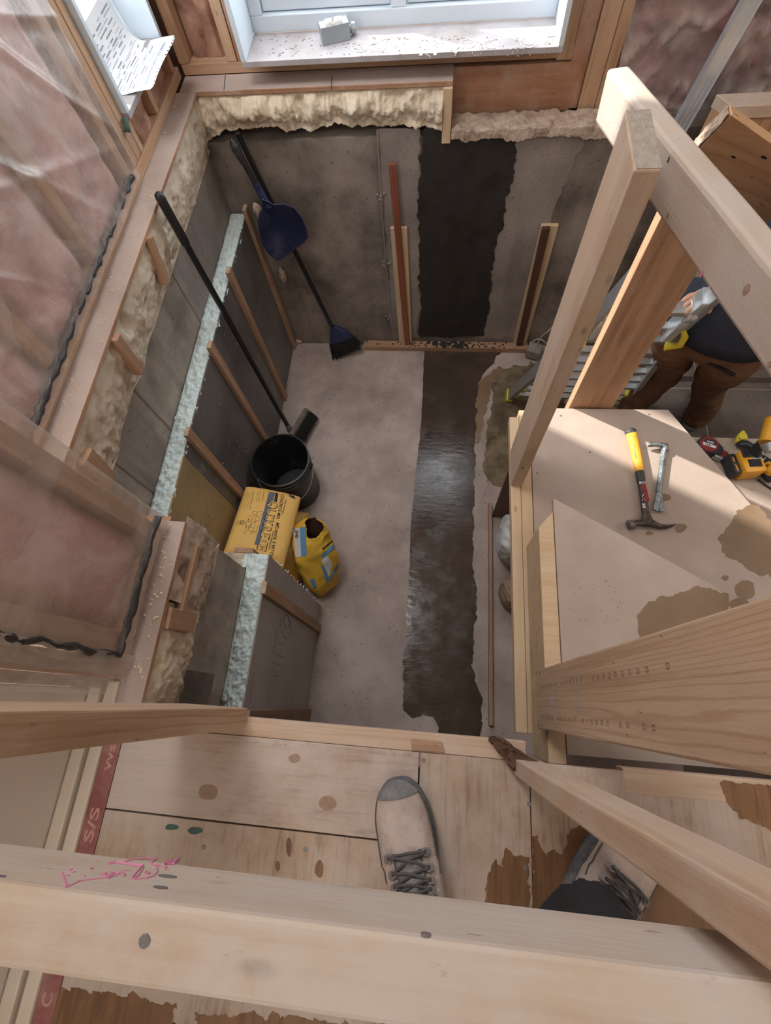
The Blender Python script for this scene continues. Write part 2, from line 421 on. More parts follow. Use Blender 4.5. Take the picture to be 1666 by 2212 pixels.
def polym(name, opac, tint):
    n = N(name); t = n.t
    co = n.coords()
    tr = n.n('ShaderNodeBsdfTransparent'); tr.inputs[0].default_value = (.97, .96, .95, 1)
    df = n.n('ShaderNodeBsdfDiffuse'); df.inputs[0].default_value = tint
    gl = n.n('ShaderNodeBsdfGlossy', _Roughness=.34); gl.inputs[0].default_value = (1, 1, 1, 1)
    bp = n.n('ShaderNodeBump', _Strength=.3, _Distance=.02); n.l(n.noise(n.coords('Object', (1, 2.2, 1)), 9, 4, .5, .5), bp.inputs['Height'])
    n.l(bp.outputs[0], gl.inputs['Normal']); n.l(bp.outputs[0], df.inputs['Normal'])
    m1 = n.n('ShaderNodeMixShader'); n.l(tr.outputs[0], m1.inputs[1]); n.l(df.outputs[0], m1.inputs[2])
    f = n.n('ShaderNodeMapRange'); f.inputs['To Min'].default_value = opac * .55; f.inputs['To Max'].default_value = opac * 1.5
    n.l(n.step(n.noise(co, 5, 6, .6, 1.0), .35, .7), f.inputs['Value']); n.l(f.outputs[0], m1.inputs[0])
    m2 = n.n('ShaderNodeMixShader'); lw = n.n('ShaderNodeLayerWeight', _Blend=.5); n.l(bp.outputs[0], lw.inputs['Normal'])
    fr = n.n('ShaderNodeMapRange'); fr.inputs['From Min'].default_value = .2; fr.inputs['To Min'].default_value = .03; fr.inputs['To Max'].default_value = .24; n.l(lw.outputs['Facing'], fr.inputs['Value'])
    n.l(fr.outputs[0], m2.inputs[0]); n.l(m1.outputs[0], m2.inputs[1]); n.l(gl.outputs[0], m2.inputs[2])
    n.l(m2.outputs[0], t.nodes['Material Output'].inputs['Surface'])
    return n.m
M['poly'] = polym('clear_plastic_sheet', .27, rgb(226, 214, 206))
M['poly_milky'] = polym('milky_plastic_sheet', .5, rgb(206, 198, 190))
def glassm():
    n = N('window_glass'); t = n.t
    tr = n.n('ShaderNodeBsdfTransparent'); gl = n.n('ShaderNodeBsdfGlossy', _Roughness=.02)
    m1 = n.n('ShaderNodeMixShader'); m1.inputs[0].default_value = .07
    n.l(tr.outputs[0], m1.inputs[1]) if 0 else None; n.l(tr.outputs[0], m1.inputs[1]); n.l(gl.outputs[0], m1.inputs[2])
    n.l(m1.outputs[0], t.nodes['Material Output'].inputs['Surface']); return n.m
M['glass'] = glassm()
M['vinyl'] = plain('white_vinyl', rgb(206, 216, 226), .35, 0, .03, 6)
M['sill'] = plain('dusty_white_sill', rgb(178, 172, 174), .65, 0, .07, 14, .05, rgb(150, 138, 132), .7)
M['white'] = plain('white_residue', rgb(244, 244, 240), .6, 0, .03)
M['door'] = plain('cream_painted_door', rgb(216, 206, 194), .5, 0, .03, 3)
M['trim'] = plain('cream_trim', rgb(214, 200, 182), .55, 0, .05, 6, .05, rgb(196, 180, 164), .35)
M['door_gap'] = plain('dark_weatherstrip', rgb(140, 126, 112), .7)
M['red'] = plain('red_printed_strip', rgb(136, 74, 72), .65, 0, .15, 20, .1, rgb(176, 140, 130), .75)
M['redtext'] = plain('pale_red_lettering', rgb(190, 140, 132), .75, 0, .15, 60)
M['paper'] = plain('white_paper', rgb(240, 240, 240), .8, 0, .01)
M['ink'] = plain('grey_ink', rgb(150, 152, 158), .8)
M['blueink'] = plain('blue_grey_ink', rgb(150, 160, 180), .8)
M['blackink'] = plain('black_ink', rgb(40, 40, 44), .8)
M['stamp'] = plain('faded_stamp_ink', rgb(110, 104, 104), .8)
M['pinkink'] = plain('pink_marker', rgb(206, 130, 160), .7)
M['black'] = plain('black_plastic', rgb(34, 34, 36), .38, 0, .2, 14, 0, rgb(92, 90, 90), .22)
M['blackmetal'] = plain('black_painted_steel', rgb(26, 26, 28), .35, 0, .15, 30, 0, rgb(120, 116, 112), .05)
M['bristle'] = plain('black_bristles', rgb(26, 25, 25), .8, 0, .3, 90)
M['blue'] = plain('navy_plastic', rgb(38, 46, 84), .42, 0, .12, 12, 0, rgb(92, 92, 112), .3)
M['greywood'] = plain('grey_painted_wood', rgb(118, 106, 98), .8, 0, .2, 30, .2)
M['pvc'] = plain('grey_pvc', rgb(146, 152, 158), .5, 0, .04)
M['pvc_dark'] = plain('dark_slot', rgb(70, 72, 78), .7)
M['ivory'] = plain('white_receptacle', rgb(232, 228, 224), .4, 0, .03)
M['galv'] = plain('galvanised_steel', rgb(206, 214, 220), .3, .55, .1, 12)
M['alu'] = plain('dull_aluminium', rgb(186, 188, 188), .4, .7, .1, 20, 0, rgb(170, 164, 156), .3)
M['yellow_plastic'] = plain('yellow_plastic', rgb(222, 204, 60), .5, 0, .08, 20, 0, rgb(180, 172, 110), .3)
M['bag'] = plain('ochre_paper', rgb(234, 188, 104), .68, 0, .08, 9, .12, rgb(206, 172, 110), .25)
M['bag2'] = plain('yellow_paper', rgb(216, 174, 58), .62, 0, .1, 9, .15, rgb(190, 160, 80), .25)
M['bagblue'] = plain('blue_bag_print', rgb(90, 142, 184), .6, 0, .1, 20)
M['bagwhite'] = plain('white_bag_print', rgb(212, 208, 204), .6, 0, .06, 30)
M['kraft'] = plain('brown_kraft_paper', rgb(84, 54, 38), .85, 0, .2, 20, .3)
M['slate'] = plain('slate_grey_print', rgb(98, 104, 118), .65, 0, .06)
M['brown_board'] = sheet('brown_riser_board', rgb(138, 112, 94), rgb(112, 88, 72), .8, 60)
M['sealant'] = plain('black_sealant', rgb(48, 47, 48), .38, 0, .2, 40, .4)
M['greenpaint'] = plain('green_sealant', rgb(64, 92, 84), .6, 0, .2, 40)
M['boot'] = plain('dusty_pink_leather', rgb(176, 158, 148), .88, 0, .16, 26, .4, rgb(204, 190, 182), .6)
M['rubber'] = plain('grey_rubber', rgb(112, 112, 114), .85, 0, .22, 50, .4, rgb(164, 158, 152), .6)
M['sole'] = plain('dark_grey_sole', rgb(92, 96, 100), .8, 0, .18, 60, .3, rgb(150, 146, 142), .3)
M['lace'] = plain('dark_grey_lace', rgb(84, 80, 80), .9, 0, .25, 120, .3)
M['eyelet'] = plain('grey_metal_eyelet', rgb(128, 124, 122), .5, .3, .1)
M['trouser'] = plain('charcoal_trousers', rgb(42, 43, 47), .9, 0, .14, 30, .2, rgb(72, 70, 70), .12)
M['duck'] = plain('brown_work_trousers', rgb(116, 82, 58), .9, 0, .14, 26, .25)
M['navy'] = plain('navy_sweater', rgb(52, 58, 74), .95, 0, .15, 60, .3)
M['skin'] = plain('skin', rgb(204, 158, 134), .5, 0, .06)
M['hair'] = plain('dark_brown_hair', rgb(56, 40, 30), .7, 0, .3, 80, .5)
M['brownboot'] = plain('dark_brown_boot', rgb(66, 46, 36), .6, 0, .15, 30, .2)
M['hamyellow'] = plain('yellow_grip_rubber', rgb(238, 176, 62), .55, 0, .06, 30, .05)
M['hamgrey'] = plain('dark_grey_grip_rubber', rgb(70, 70, 72), .6, 0, .12, 40)
M['hamred'] = plain('red_label', rgb(150, 40, 44), .55, 0, .2, 50)
M['forged'] = plain('worn_dark_steel', rgb(84, 74, 70), .42, .6, .25, 40, .3, rgb(120, 104, 96), .3)
M['steelface'] = plain('worn_steel_face', rgb(120, 114, 110), .45, .6, .2, 50, .2)
M['prysteel'] = plain('chipped_steel', rgb(150, 158, 162), .35, .7, .3, 70, .3, rgb(64, 70, 76), .55)
M['drillyellow'] = plain('orange_yellow_plastic', rgb(232, 168, 50), .45, 0, .07, 24, 0, rgb(200, 160, 90), .15)
M['drillblack'] = plain('dark_blue_black_plastic', rgb(46, 48, 54), .5, 0, .14, 24, 0, rgb(90, 88, 88), .2)
M['tapered'] = plain('red_tape_case', rgb(136, 46, 46), .5, 0, .16, 30, 0, rgb(120, 90, 86), .2)
M['silver'] = plain('silver_plastic', rgb(176, 180, 186), .35, .6, .06)
M['whitecable'] = plain('off_white_cable', rgb(206, 196, 184), .5)
M['whitebag'] = plain('white_sack', rgb(206, 208, 208), .6, 0, .05, 8, .15)
M['brownsack'] = plain('brown_paper_sack', rgb(150, 124, 104), .8, 0, .12, 12, .2)
M['chip'] = plain('cream_chips', rgb(216, 198, 170), .9, 0, .15, 60)
M['sawdust'] = plain('wood_splinter', rgb(206, 182, 154), .9)
M['grit'] = plain('grey_grit', rgb(140, 126, 118), .9, 0, .3, 200)
M['knotwood'] = plain('dusty_knot', rgb(156, 130, 112), .85, 0, .14, 60, .2)
M['rot'] = plain('rotten_dark_wood', rgb(92, 66, 50), .9, 0, .4, 60, .6)
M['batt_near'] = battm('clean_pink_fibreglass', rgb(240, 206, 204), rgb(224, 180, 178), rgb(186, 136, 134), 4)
M['wood_tan'] = timber('tan_knotty_pine', rgb(212, 172, 132), rgb(178, 134, 96), DUST, .12, True, .9)
# ---------------------------------------------------------------- levels
ZL = 1.415      # landing and house subfloor
ZF = 1.23       # top of the foundation
YF = 2.157      # face of the far foundation wall
XL, XN = -1.04, -0.64   # face of the left foundation, far part and near part
def interp(tab, t):
    tab = sorted(tab)
    if t <= tab[0][0]: return tab[0][1]
    for (a, va), (b, vb) in zip(tab, tab[1:]):
        if t <= b: return va + (vb - va) * (t - a) / max(1e-9, b - a)
    return tab[-1][1]
def by_normal(o, top=0, side=1, zmin=.6):
    for p in o.data.polygons: p.material_index = top if p.normal.z > zmin else side

# ---------------------------------------------------------------- floor
fl = MB().box((-1.3, -1.6, -.1), (1.15, 2.4, 0), 0).build('floor', M['floor']); tag(fl, kind='structure')
tl = MB().box((1.152, -1.6, -.1), (3.4, 2.4, -.002), 0).build('floor', M['tile']); tag(tl, kind='structure')
m = MB()
for x in (1.52, 1.92, 2.32): m.box((x, .2, -.003), (x + .006, 2.15, -.0005), 0)
for y in (1.05, 1.45, 1.85): m.box((1.16, y, -.003), (3.3, y + .006, -.0005), 0)
m.build('grout_line', M['floor'], tl)
FP = [(918,748),(915,800),(912,880),(905,960),(898,1020),(893,1080),(888,1130),(886,1180),(884,1250),(880,1300),(876,1370),(870,1430),(872,1490),(872,1535),(890,1550),(910,1545),(935,1548),(945,1570),(958,1620),(1000,1650),(1035,1610),(1040,1560),(1040,1510),(1030,1480),(1022,1440),(1020,1400),(1028,1330),(1030,1290),(1026,1250),(1020,1230),(1024,1190),(1022,1100),(1024,1040),(1026,980),(1028,920),(1030,860),(1035,830),(1048,805),(1062,790),(1075,770),(1090,755),(1100,748)]
pts = jagged(FP, [1.5] * 9 + [5] * 29 + [7] * 5, 5, 1.0)
fp = patch_mesh([PZ(x, y, 0) for x, y in pts], (0, 0, 1), .004).build('fresh_concrete_patch', M['wet'], fl, fix=True)
fp['label'] = 'wet dark fresh concrete strip'
RB = [(1062,835),(1085,800),(1130,790),(1200,770),(1230,900),(1200,1000),(1110,1060),(1085,1058),(1060,1040),(1045,1020),(1048,960),(1060,900)]
patch_mesh([PZ(x, y, 0) for x, y in jagged(RB, 9, 6, 2.0)], (0, 0, 1), .003).build('chipped_area', M['rubble'], fl)
for i, pl in enumerate(([(1030,840),(1050,812),(1080,790),(1090,798),(1062,830),(1048,900),(1034,960),(1028,960)], [(1044,1010),(1058,1000),(1062,1035),(1050,1040)])):
    patch_mesh([PZ(x, y, 0) for x, y in jagged(pl, 5, 5, 4.0 + i)], (0, 0, 1), .0022).build('damp_spot', M['stain'], fl)

# ---------------------------------------------------------------- far wall
wf = empty('wall_far', (0, YF, 0), kind='structure')
MB().box((-1.3, YF, 0), (3.4, 2.40, ZF), 0).build('foundation', M['conc_wall'], wf)
WP = [(918,268),(912,300),(907,340),(908,380),(905,410),(908,425),(898,432),(905,470),(905,540),(908,590),(900,596),(908,620),(908,727),(1046,727),(1050,690),(1058,640),(1062,600),(1068,560),(1072,520),(1085,500),(1090,470),(1095,430),(1102,410),(1112,370),(1116,330),(1112,290),(1100,278),(1075,275),(1060,265),(1040,262),(1000,266),(970,268)]
o = patch_mesh([PY(x, max(y, 277), YF) for x, y in jagged(WP, 6, 5, 6.0)], (0, -1, 0), .006).build('fresh_concrete_patch', M['wet_wall'], wf)
o['label'] = 'dark damp concrete strip'
for k, pl in enumerate(([(818,272),(905,268),(905,728),(846,728)], [(1112,272),(1300,262),(1250,330),(1190,470),(1170,560),(1140,660),(1120,730),(1040,730)])):
    patch_mesh([PY(x, max(y, 277), YF) for x, y in jagged(pl, 7, 8, 8.0 + k)], (0, -1, 0), .003).build('parged_area', M['conc_pale'], wf)
m = MB(); g = [(815,280),(824,430),(833,560),(850,728)]
for a, b in zip(g, g[1:]): m.beam(PY(*a, YF - .004), PY(*b, YF - .004), (1, 0, 0), .007, .008, 0)
for x, y in ((822,425),(836,572),(842,688)):
    for i in range(5): m.lathe([(0, .006), (.006, .004), (.009, 0)], PY(x + random.uniform(-9, 9), y + random.uniform(-8, 8), YF - .004), (0, -1, 0), 7)
m.build('mortar_ridge', M['conc_pale'], wf)
# upper framing: sheathing with the window opening
XW0, XW1, ZS = -.778, .381, 1.48
m = MB()
m.box((-1.3, 2.40, ZF), (3.4, 2.43, ZS - .02), 0); m.box((-1.3, 2.40, ZS - .02), (XW0 + .01, 2.43, 4.2), 0)
m.box((XW1 - .01, 2.40, ZS - .02), (3.4, 2.43, 4.2), 0); m.box((XW0 + .01, 2.40, 2.95), (XW1 - .01, 2.43, 4.2), 0)
m.build('sheathing', M['wood_orange'], wf)
ld = MB().box((-1.06, YF - .002, 1.398), (.006, 2.262, ZL), .002).build('subfloor_ledge', [M['subfloor'], M['osb']], wf); by_normal(ld)
m = MB(); 
for px_ in (487, 718): m.beam(PZ(px_, 163, ZL + .0005), PZ(px_ - 3, 194, ZL + .0005), (1, 0, 0), .003, .0012, 0)
m.build('seam', M['pvc_dark'], wf)
MB().box((-.03, 2.142, 1.205), (.006, YF - .001, 1.398), .003).build('end_block', M['wood_pale'], wf)
MB().box((.0, 2.258, ZF + .015), (.47, 2.30, 1.405), .002).build('rim_board', M['wood_orange'], wf)
MB().box((-1.06, 2.30, ZF), (-.0, 2.34, 1.398), .002).build('rim_board', M['wood_orange'], wf)
MB().box((-1.06, 2.262, ZL + .001), (XW1 + .06, 2.40, 1.452), .002).build('bottom_plate', M['wood_stud'], wf)
MB().box((-.80, 2.266, 1.453), (XW1 + .012, 2.398, 1.478), .002).build('rough_sill', M['wood_stud'], wf)
MB().box((XW1 + .001, 2.2605, 1.41), (.436, 2.397, 1.60), .002).build('stud_block', M['wood_stud'], wf)
for a, b, z0, mt in ((-1.065, -1.025, 1.453, 'wood_stud'), (-.87, -.83, 1.453, 'wood_stud'), (-.826, -.79, 1.453, 'wood_orange'), (.3955, .4345, 1.601, 'wood_stud'), (.437, .50, 1.25, 'wood_orange'), (.502, .565, 1.25, 'wood_stud'), (.567, .605, 1.25, 'wood_stud'), (1.18, 1.22, 1.25, 'wood_stud')):
    MB().box((a, 2.262 if a < .5 else 2.250, z0), (b, 2.398, 3.6), .002).build('stud', M[mt], wf)
def batt(x0, x1, y, z0, z1, mat, amp=.03, name='insulation_batt', nu=34, nv=60, seed=0.0, folds=1.0):
    """fluffy batt filling a stud bay of the far wall"""
    def fn(u, v):
        x = x0 + (x1 - x0) * u; z = z0 + (z1 - z0) * v
        e = min(1, 6 * u, 6 * (1 - u)) 
        p = V((x, 0, z))
        d = amp * (fb(p, 7, seed, 4) + .6 * folds * abs(nz(V((x * 2.2, 0, z * .8)), 7, seed + 4)))
        return V((x, y + .02 * (1 - e) - d * e, z))
    return MB().grid(fn, nu, nv).build(name, M[mat], wf, smooth=True)
batt(-1.02, -.875, 2.30, 1.453, 3.4, 'batt_tan', .035, seed=1.0)
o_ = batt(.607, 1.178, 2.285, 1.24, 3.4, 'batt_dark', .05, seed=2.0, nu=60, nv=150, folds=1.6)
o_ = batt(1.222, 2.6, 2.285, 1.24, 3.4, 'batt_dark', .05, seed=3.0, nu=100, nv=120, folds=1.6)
def crinkle(x0, x1, z0, z1, y, seed, nu, nv):
    def fn(u, v):
        x = x0 + (x1 - x0) * u; z = z0 + (z1 - z0) * v; p = V((x, 0, z))
        r = 1 - abs(fb(V((x * 1.3, 0, z * .9)), 6, seed, 3)) * 1.6
        return V((x, y - .034 * max(0, r) ** 4 - .012 * nz(p, 14, seed), z))
    return MB().grid(fn, nu, nv).build('vapor_film', M['poly'], wf, smooth=True)
crinkle(.60, 1.20, 1.245, 3.4, 2.235, 11.0, 60, 160)
crinkle(1.20, 2.6, 1.245, 3.4, 2.235, 12.0, 110, 120)
# spray foam under the ledge
lowf = [(454,306),(482.8,284.5),(533,279),(572.9,275.5),(601.6,273.7),(619.7,286),(644.9,281),(673.7,284.5),(699,275.5),(724,268),(760,273.7),(796,275.5),(832,272),(882.5,273.7),(915,275.5),(936.6,277),(947,282.7)]
tab = [(PY(x, y, 2.148).x, PY(x, y, 2.148).z) for x, y in lowf]; tab = [(-1.06, tab[0][1] - .03)] + tab
def fn(u, v):
    x = -1.05 + 1.02 * u; zb = interp(tab, x) + .010 * nz(V((x, 0, 0)), 34, 3.0) + .005 * nz(V((x, 0, 0)), 90, 1.0)
    z = 1.398 + (zb - 1.398) * v
    bulge = .03 * math.sin(min(1, v * 1.15) * math.pi * .95) + .028 * fb(V((x * 1.4, 0, z)), 11, 2.0, 4) * min(1, v * 5) + .014 * abs(nz(V((x * 2.6, 0, z * .6)), 18, 6.0)) * (v > .04)
    return V((x, 2.172 - .018 * v - max(-.02, bulge) * (1 if v < .98 else .5), z))
m = MB().grid(fn, 330, 34)
m.grid(lambda u, v: V((-1.05 + 1.02 * u, 2.158 + .01 * v, interp(tab, -1.05 + 1.02 * u) + .004)), 60, 1)
m.build('spray_foam', M['foam'], wf, smooth=True)
# crumbly mortar crust right of the ledge
def fn(u, v):
    x = .008 + .62 * u
    drop = .006 + .020 * max(0, fb(V((x, 0, 0)), 12, 1.0, 5) + .25)
    y = YF - .020 + .10 * max(0, v - .35) / .65
    p = V((x, y, v * .1))
    z = ZF - drop + (drop + .026) * min(1, v / .35) + .010 * max(0, v - .35)
    return V((x, y - .005 * fb(V((x, v * .06, 2.)), 40, 2., 4), z + (.008 * fb(p, 40, 3., 4) if v > .1 else .004 * nz(p, 160, 1.))))
MB().grid(fn, 260, 20).build('mortar_crust', M['foam_dust'], wf, smooth=True)

# ---------------------------------------------------------------- left wall
wl = empty('wall_left', (-1.07, 1.0, 0), kind='structure')
m = MB().box((-1.3, .40, 0), (XL, YF - .0005, ZF), 0)
m.build('foundation', M['conc_left'], wl)
wn = empty('wall_left', (-.7, .1, 0), kind='structure')
MB().box((-1.3, -1.65, 0), (XN, .395, ZF), 0).build('foundation', M['conc_left'], wn)
m = MB()
for (a, b) in (((386,535),(442,645)), ((284,835),(368,908)), ((262,975),(332,1045))):
    p, q = PX(*a, XL), PX(*b, XL); m.box((XL - .003, p.y - .004, .8), (XL + .003, p.y + .004, ZF), 0)
p = PX(420, 1424, XN); m.box((XN - .002, -.3 + p.y * 0 + .03, 1.0), (XN + .004, .042, ZF), 0)
m.build('form_joint', M['conc_wall'], wl)
def pale_board(y0, y1, mt): MB().box((XL - .001, y0, .86), (XL + .0035, y1, ZF), 0).build('form_board_print', M[mt], wl)
pale_board(1.47, 2.15, 'conc_pale'); pale_board(.66, .86, 'conc_pale')
s1 = MB().box((-1.3, .382, 1.400), (-.988, YF - .003, ZL), .002).build('subfloor', [M['subfloor'], M['osb']], wl); by_normal(s1)
s2 = MB().box((-1.3, -.088, 1.400), (-.611, .380, ZL), .002).build('subfloor', [M['subfloor'], M['osb']], wn); by_normal(s2)
MB().box((-1.24, .40, ZF), (-1.05, YF, 1.398), 0).build('rim_board', M['wood_orange'], wl)
MB().box((-1.24, -.08, ZF), (-.66, .398, 1.398), 0).build('rim_board', M['wood_orange'], wn)
lowl = [(434.9,380),(413,452),(388,524),(363,603),(352,632),(330,704),(316,740),(305,805),(283.6,841),(272.8,884),(256.6,931),(254.8,970),(236.8,1021)]
tl_ = [(PX(x, y, -1.032).y, PX(x, y, -1.032).z) for x, y in lowl]
tl_ += [(2.2, PX(452, 318, -1.032).z)]
def foam_left(y0, y1, xa, xb, tab, nu, seed, amp=.012, z0=1.4):
    def fn(u, v):
        y = y0 + (y1 - y0) * u
        zb = interp(tab, y) + .01 * nz(V((y, 0, 0)), 42, seed) + .007 * nz(V((y, 0, 0)), 130, seed)
        z = z0 + (zb - z0) * v
        p = V((0, y, z))
        d = amp * fb(p, 16, seed, 4) * min(1, v * 6) + .006 * nz(p, 60, seed) * (v > .3)
        cav = -.03 * max(0, fb(p, 9, seed + 5, 2) - .38) * 2
        return V((xa + (xb - xa) * v + d + cav + .012 * math.sin(v * math.pi), y, z))
    m = MB().grid(fn, nu, 26)
    m.grid(lambda u, v: V((xb - .004 * 0 - .012 * v + .004, y0 + (y1 - y0) * u, interp(tab, y0 + (y1 - y0) * u))), 80, 1)
    return m
foam_left(.40, 2.157, -1.0, -1.028, tl_, 220, 3.0, .008).build('spray_foam', M['foam'], wl, smooth=True)
lown = [(470,1174),(462,1219),(449,1261.5),(432.8,1313),(416.6,1362),(410,1404),(403.7,1430),(390.7,1469),(377.7,1534)]
tn_ = [(PX(x, y, -.632).y, PX(x, y, -.632).z) for x, y in lown]
foam_left(.19, .40, -.618, -.630, tn_, 60, 8.0, .007).build('cut_foam', M['foam_dust'], wn, smooth=True)
foam_left(-.10, .19, -.618, -.630, tn_, 90, 9.0, .016).build('spray_foam', M['foam'], wn, smooth=True)
# joist ends and wood blocks showing through the foam
for a, b, wpx, x in (((246,728),(301,803),.03,-.985), ((318,512),(358,612),.026,-.99), ((180,985),(232,1040),.06,-.992)):
    A, B = PX(*a, x), PX(*b, x)
    MB().beam(A, B, (0, 1, 0), wpx, .03, .002).build('joist_end', M['wood_batten'], wl)
for a, b, wd in (((424,1180),(390,1322),.02), ((360,1335),(416,1345),.05)):
    A, B = PX(*a, -.612), PX(*b, -.612)
    MB().beam(A, B, (0, 1, 0) if wd > .03 else (0, .5, 1), wd, .018, .002).build('wood_block', M['wood_batten'], wn)
# framing, batts
MB().box((-1.21, .40, ZL + .001), (-1.07, 2.25, 1.453), .002).build('bottom_plate', M['wood_stud'], wl)
MB().box((-1.20, .005, ZL + .001), (-.667, .366, 1.453), .002).build('bottom_plate', M['wood_stud'], wn)
for y in (.41, .80, 1.20, 1.575, 1.650, 1.691):
    MB().box((-1.21, y, 1.454), (-1.075, y + .038, 3.6), .002).build('stud', M['wood_stud'], wl)
for y, z1 in ((1.732, 1.545), (1.95, 1.545), (2.20, 3.6)):
    MB().box((-1.21, y, 1.454), (-1.075, y + .028, z1), .002).build('stud', M['wood_stud'], wl)
for y0, y1 in ((.322, .362), (.055, .102), (.005, .045)):
    MB().box((-.78, y0, 1.454), (-.672, y1, 3.6), .002).build('stud', M['wood_stud'], wn)
def lbatt(y0, y1, x, z0, z1, mat, amp, seed, nu, nv, par=None):
    def fn(u, v):
        y = y0 + (y1 - y0) * u; z = z0 + (z1 - z0) * v; e = min(1, 7 * u, 7 * (1 - u)); p = V((0, y, z))
        return V((x - .03 * (1 - e) + amp * e * fb(p, 6, seed, 4), y, z))
    return MB().grid(fn, nu, nv).build('insulation_batt', M[mat], par or wl, smooth=True)
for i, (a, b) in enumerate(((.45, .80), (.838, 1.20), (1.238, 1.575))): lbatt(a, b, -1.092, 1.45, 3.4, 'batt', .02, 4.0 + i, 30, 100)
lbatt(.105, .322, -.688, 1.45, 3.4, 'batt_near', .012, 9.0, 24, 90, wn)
for i, (a, b) in enumerate(((1.762, 1.95), (1.98, 2.20))): lbatt(a, b, -1.085, 1.45, 1.556, 'batt_tan', .035, 14.0 + i, 16, 24)
lbatt(2.2, 2.27, -1.1, 1.45, 3.2, 'batt_tan', .02, 19., 8, 60)
# outer sheathing, with the small window opening
YW0, YW1, ZW = 1.735, 2.19, 1.556
m = MB(); m.box((-1.25, -.02, ZF), (-1.22, YW0, 4.2), 0); m.box((-1.25, YW1, ZF), (-1.22, 2.43, 4.2), 0)
m.box((-1.25, YW0, ZF), (-1.22, YW1, ZW), 0); m.box((-1.25, YW0, 3.46), (-1.22, YW1, 4.2), 0)
m.build('sheathing', M['wood_orange'], wl)
# sealant beads and plastic sheet
def bead(pts, r, name, mat, seed, par=None):
    out = []; rs = []
    n = 0
    for a, b in zip(pts, pts[1:]):
        a, b = V(a), V(b); k = max(2, int((b - a).length / .012))
        for j in range(k):
            p = a.lerp(b, j / k); n += 1
            d = V((nz(p, 30, seed), nz(p, 30, seed + 3), nz(p, 30, seed + 6)))
            out.append(p + d * .007); rs.append((r * (.55 + .9 * abs(nz(p, 45, seed))), r * (.8 + 1.0 * abs(nz(p, 25, seed + 9)))))
    return MB().tube(out, rs, 8).build(name, M[mat], par or wl, smooth=True)
bead([(-1.066, .40, 1.468), (-1.066, 1.60, 1.468)], .013, 'sealant_bead', 'sealant', 1.0)
bead([(-.659, .372, 1.462), (-.659, .07, 1.462), (-.658, .052, 1.47), (-.659, .050, 3.2)], .0095, 'sealant_bead', 'sealant', 5.0, wn)
bead([(-1.062, 1.695, 1.54), (-1.060, 1.72, 1.585)], .011, 'sealant_smear', 'greenpaint', 6.0)
bead([(-1.06, 1.66, 1.93), (-1.06, 1.70, 1.98)], .012, 'sealant_smear', 'greenpaint', 7.0)
def poly_sheet(fn, nu, nv, mat='poly', par=None): return MB().grid(fn, nu, nv).build('plastic_sheet', M[mat], par or wl, smooth=True)
def fn(u, v):
    y = .385 + 1.245 * u; z = 1.44 + 1.9 * v; p = V((0, y * 1.0 + z * .55, z - y * .25))
    q = (y + .85 * z + .05 * nz(V((0, y, z)), 2.5, 3.)) / .33
    k = math.floor(q); f = abs(q - k - .5) * 2
    folds = .020 * max(0, 1 - (1 - f) * 5.0) ** 1.4 * (.35 + .9 * abs(nz(V((round(q), 0, z * .6)), 1.7, 2.))) + .008 * max(0, 1 - abs(math.sin((y * .7 + z * 1.6) * 6.1)) * 3) ** 1.5
    return V((-1.058 + .006 * fb(V((0, y, z)), 5, 2., 3) + folds * min(1, v * 5 + .2), y, z))
poly_sheet(fn, 200, 260)
def fn(u, v):
    s = u * 1.0; z = 1.43 + 1.9 * v
    # wraps the near corner: far return, front face, door-side return
    if s < .3: x = -1.05 + (.392) * (s / .3); y = .382
    elif s < .85: x = -.655; y = .382 - .382 * (s - .3) / .55
    else: x = -.655 - .08 * (s - .85) / .15; y = -.004
    d = .004 * fb(V((x, y, z)), 7, 4., 3)
    return V((x + d * (s >= .3), y + d * (s < .3), z))
poly_sheet(fn, 80, 100, 'poly', wn)
# loose flap of plastic hanging at the bottom of the door side
def fn(u, v):
    y = .055 - .085 * u; z = 1.422 + 1.7 * v
    return V((-.652 + .012 * math.sin(u * 7 + v * 9) * u - .05 * u * u + .006 * nz(V((0, y, z)), 20, 3.), y, z))
poly_sheet(fn, 16, 90, 'poly_milky', wn)

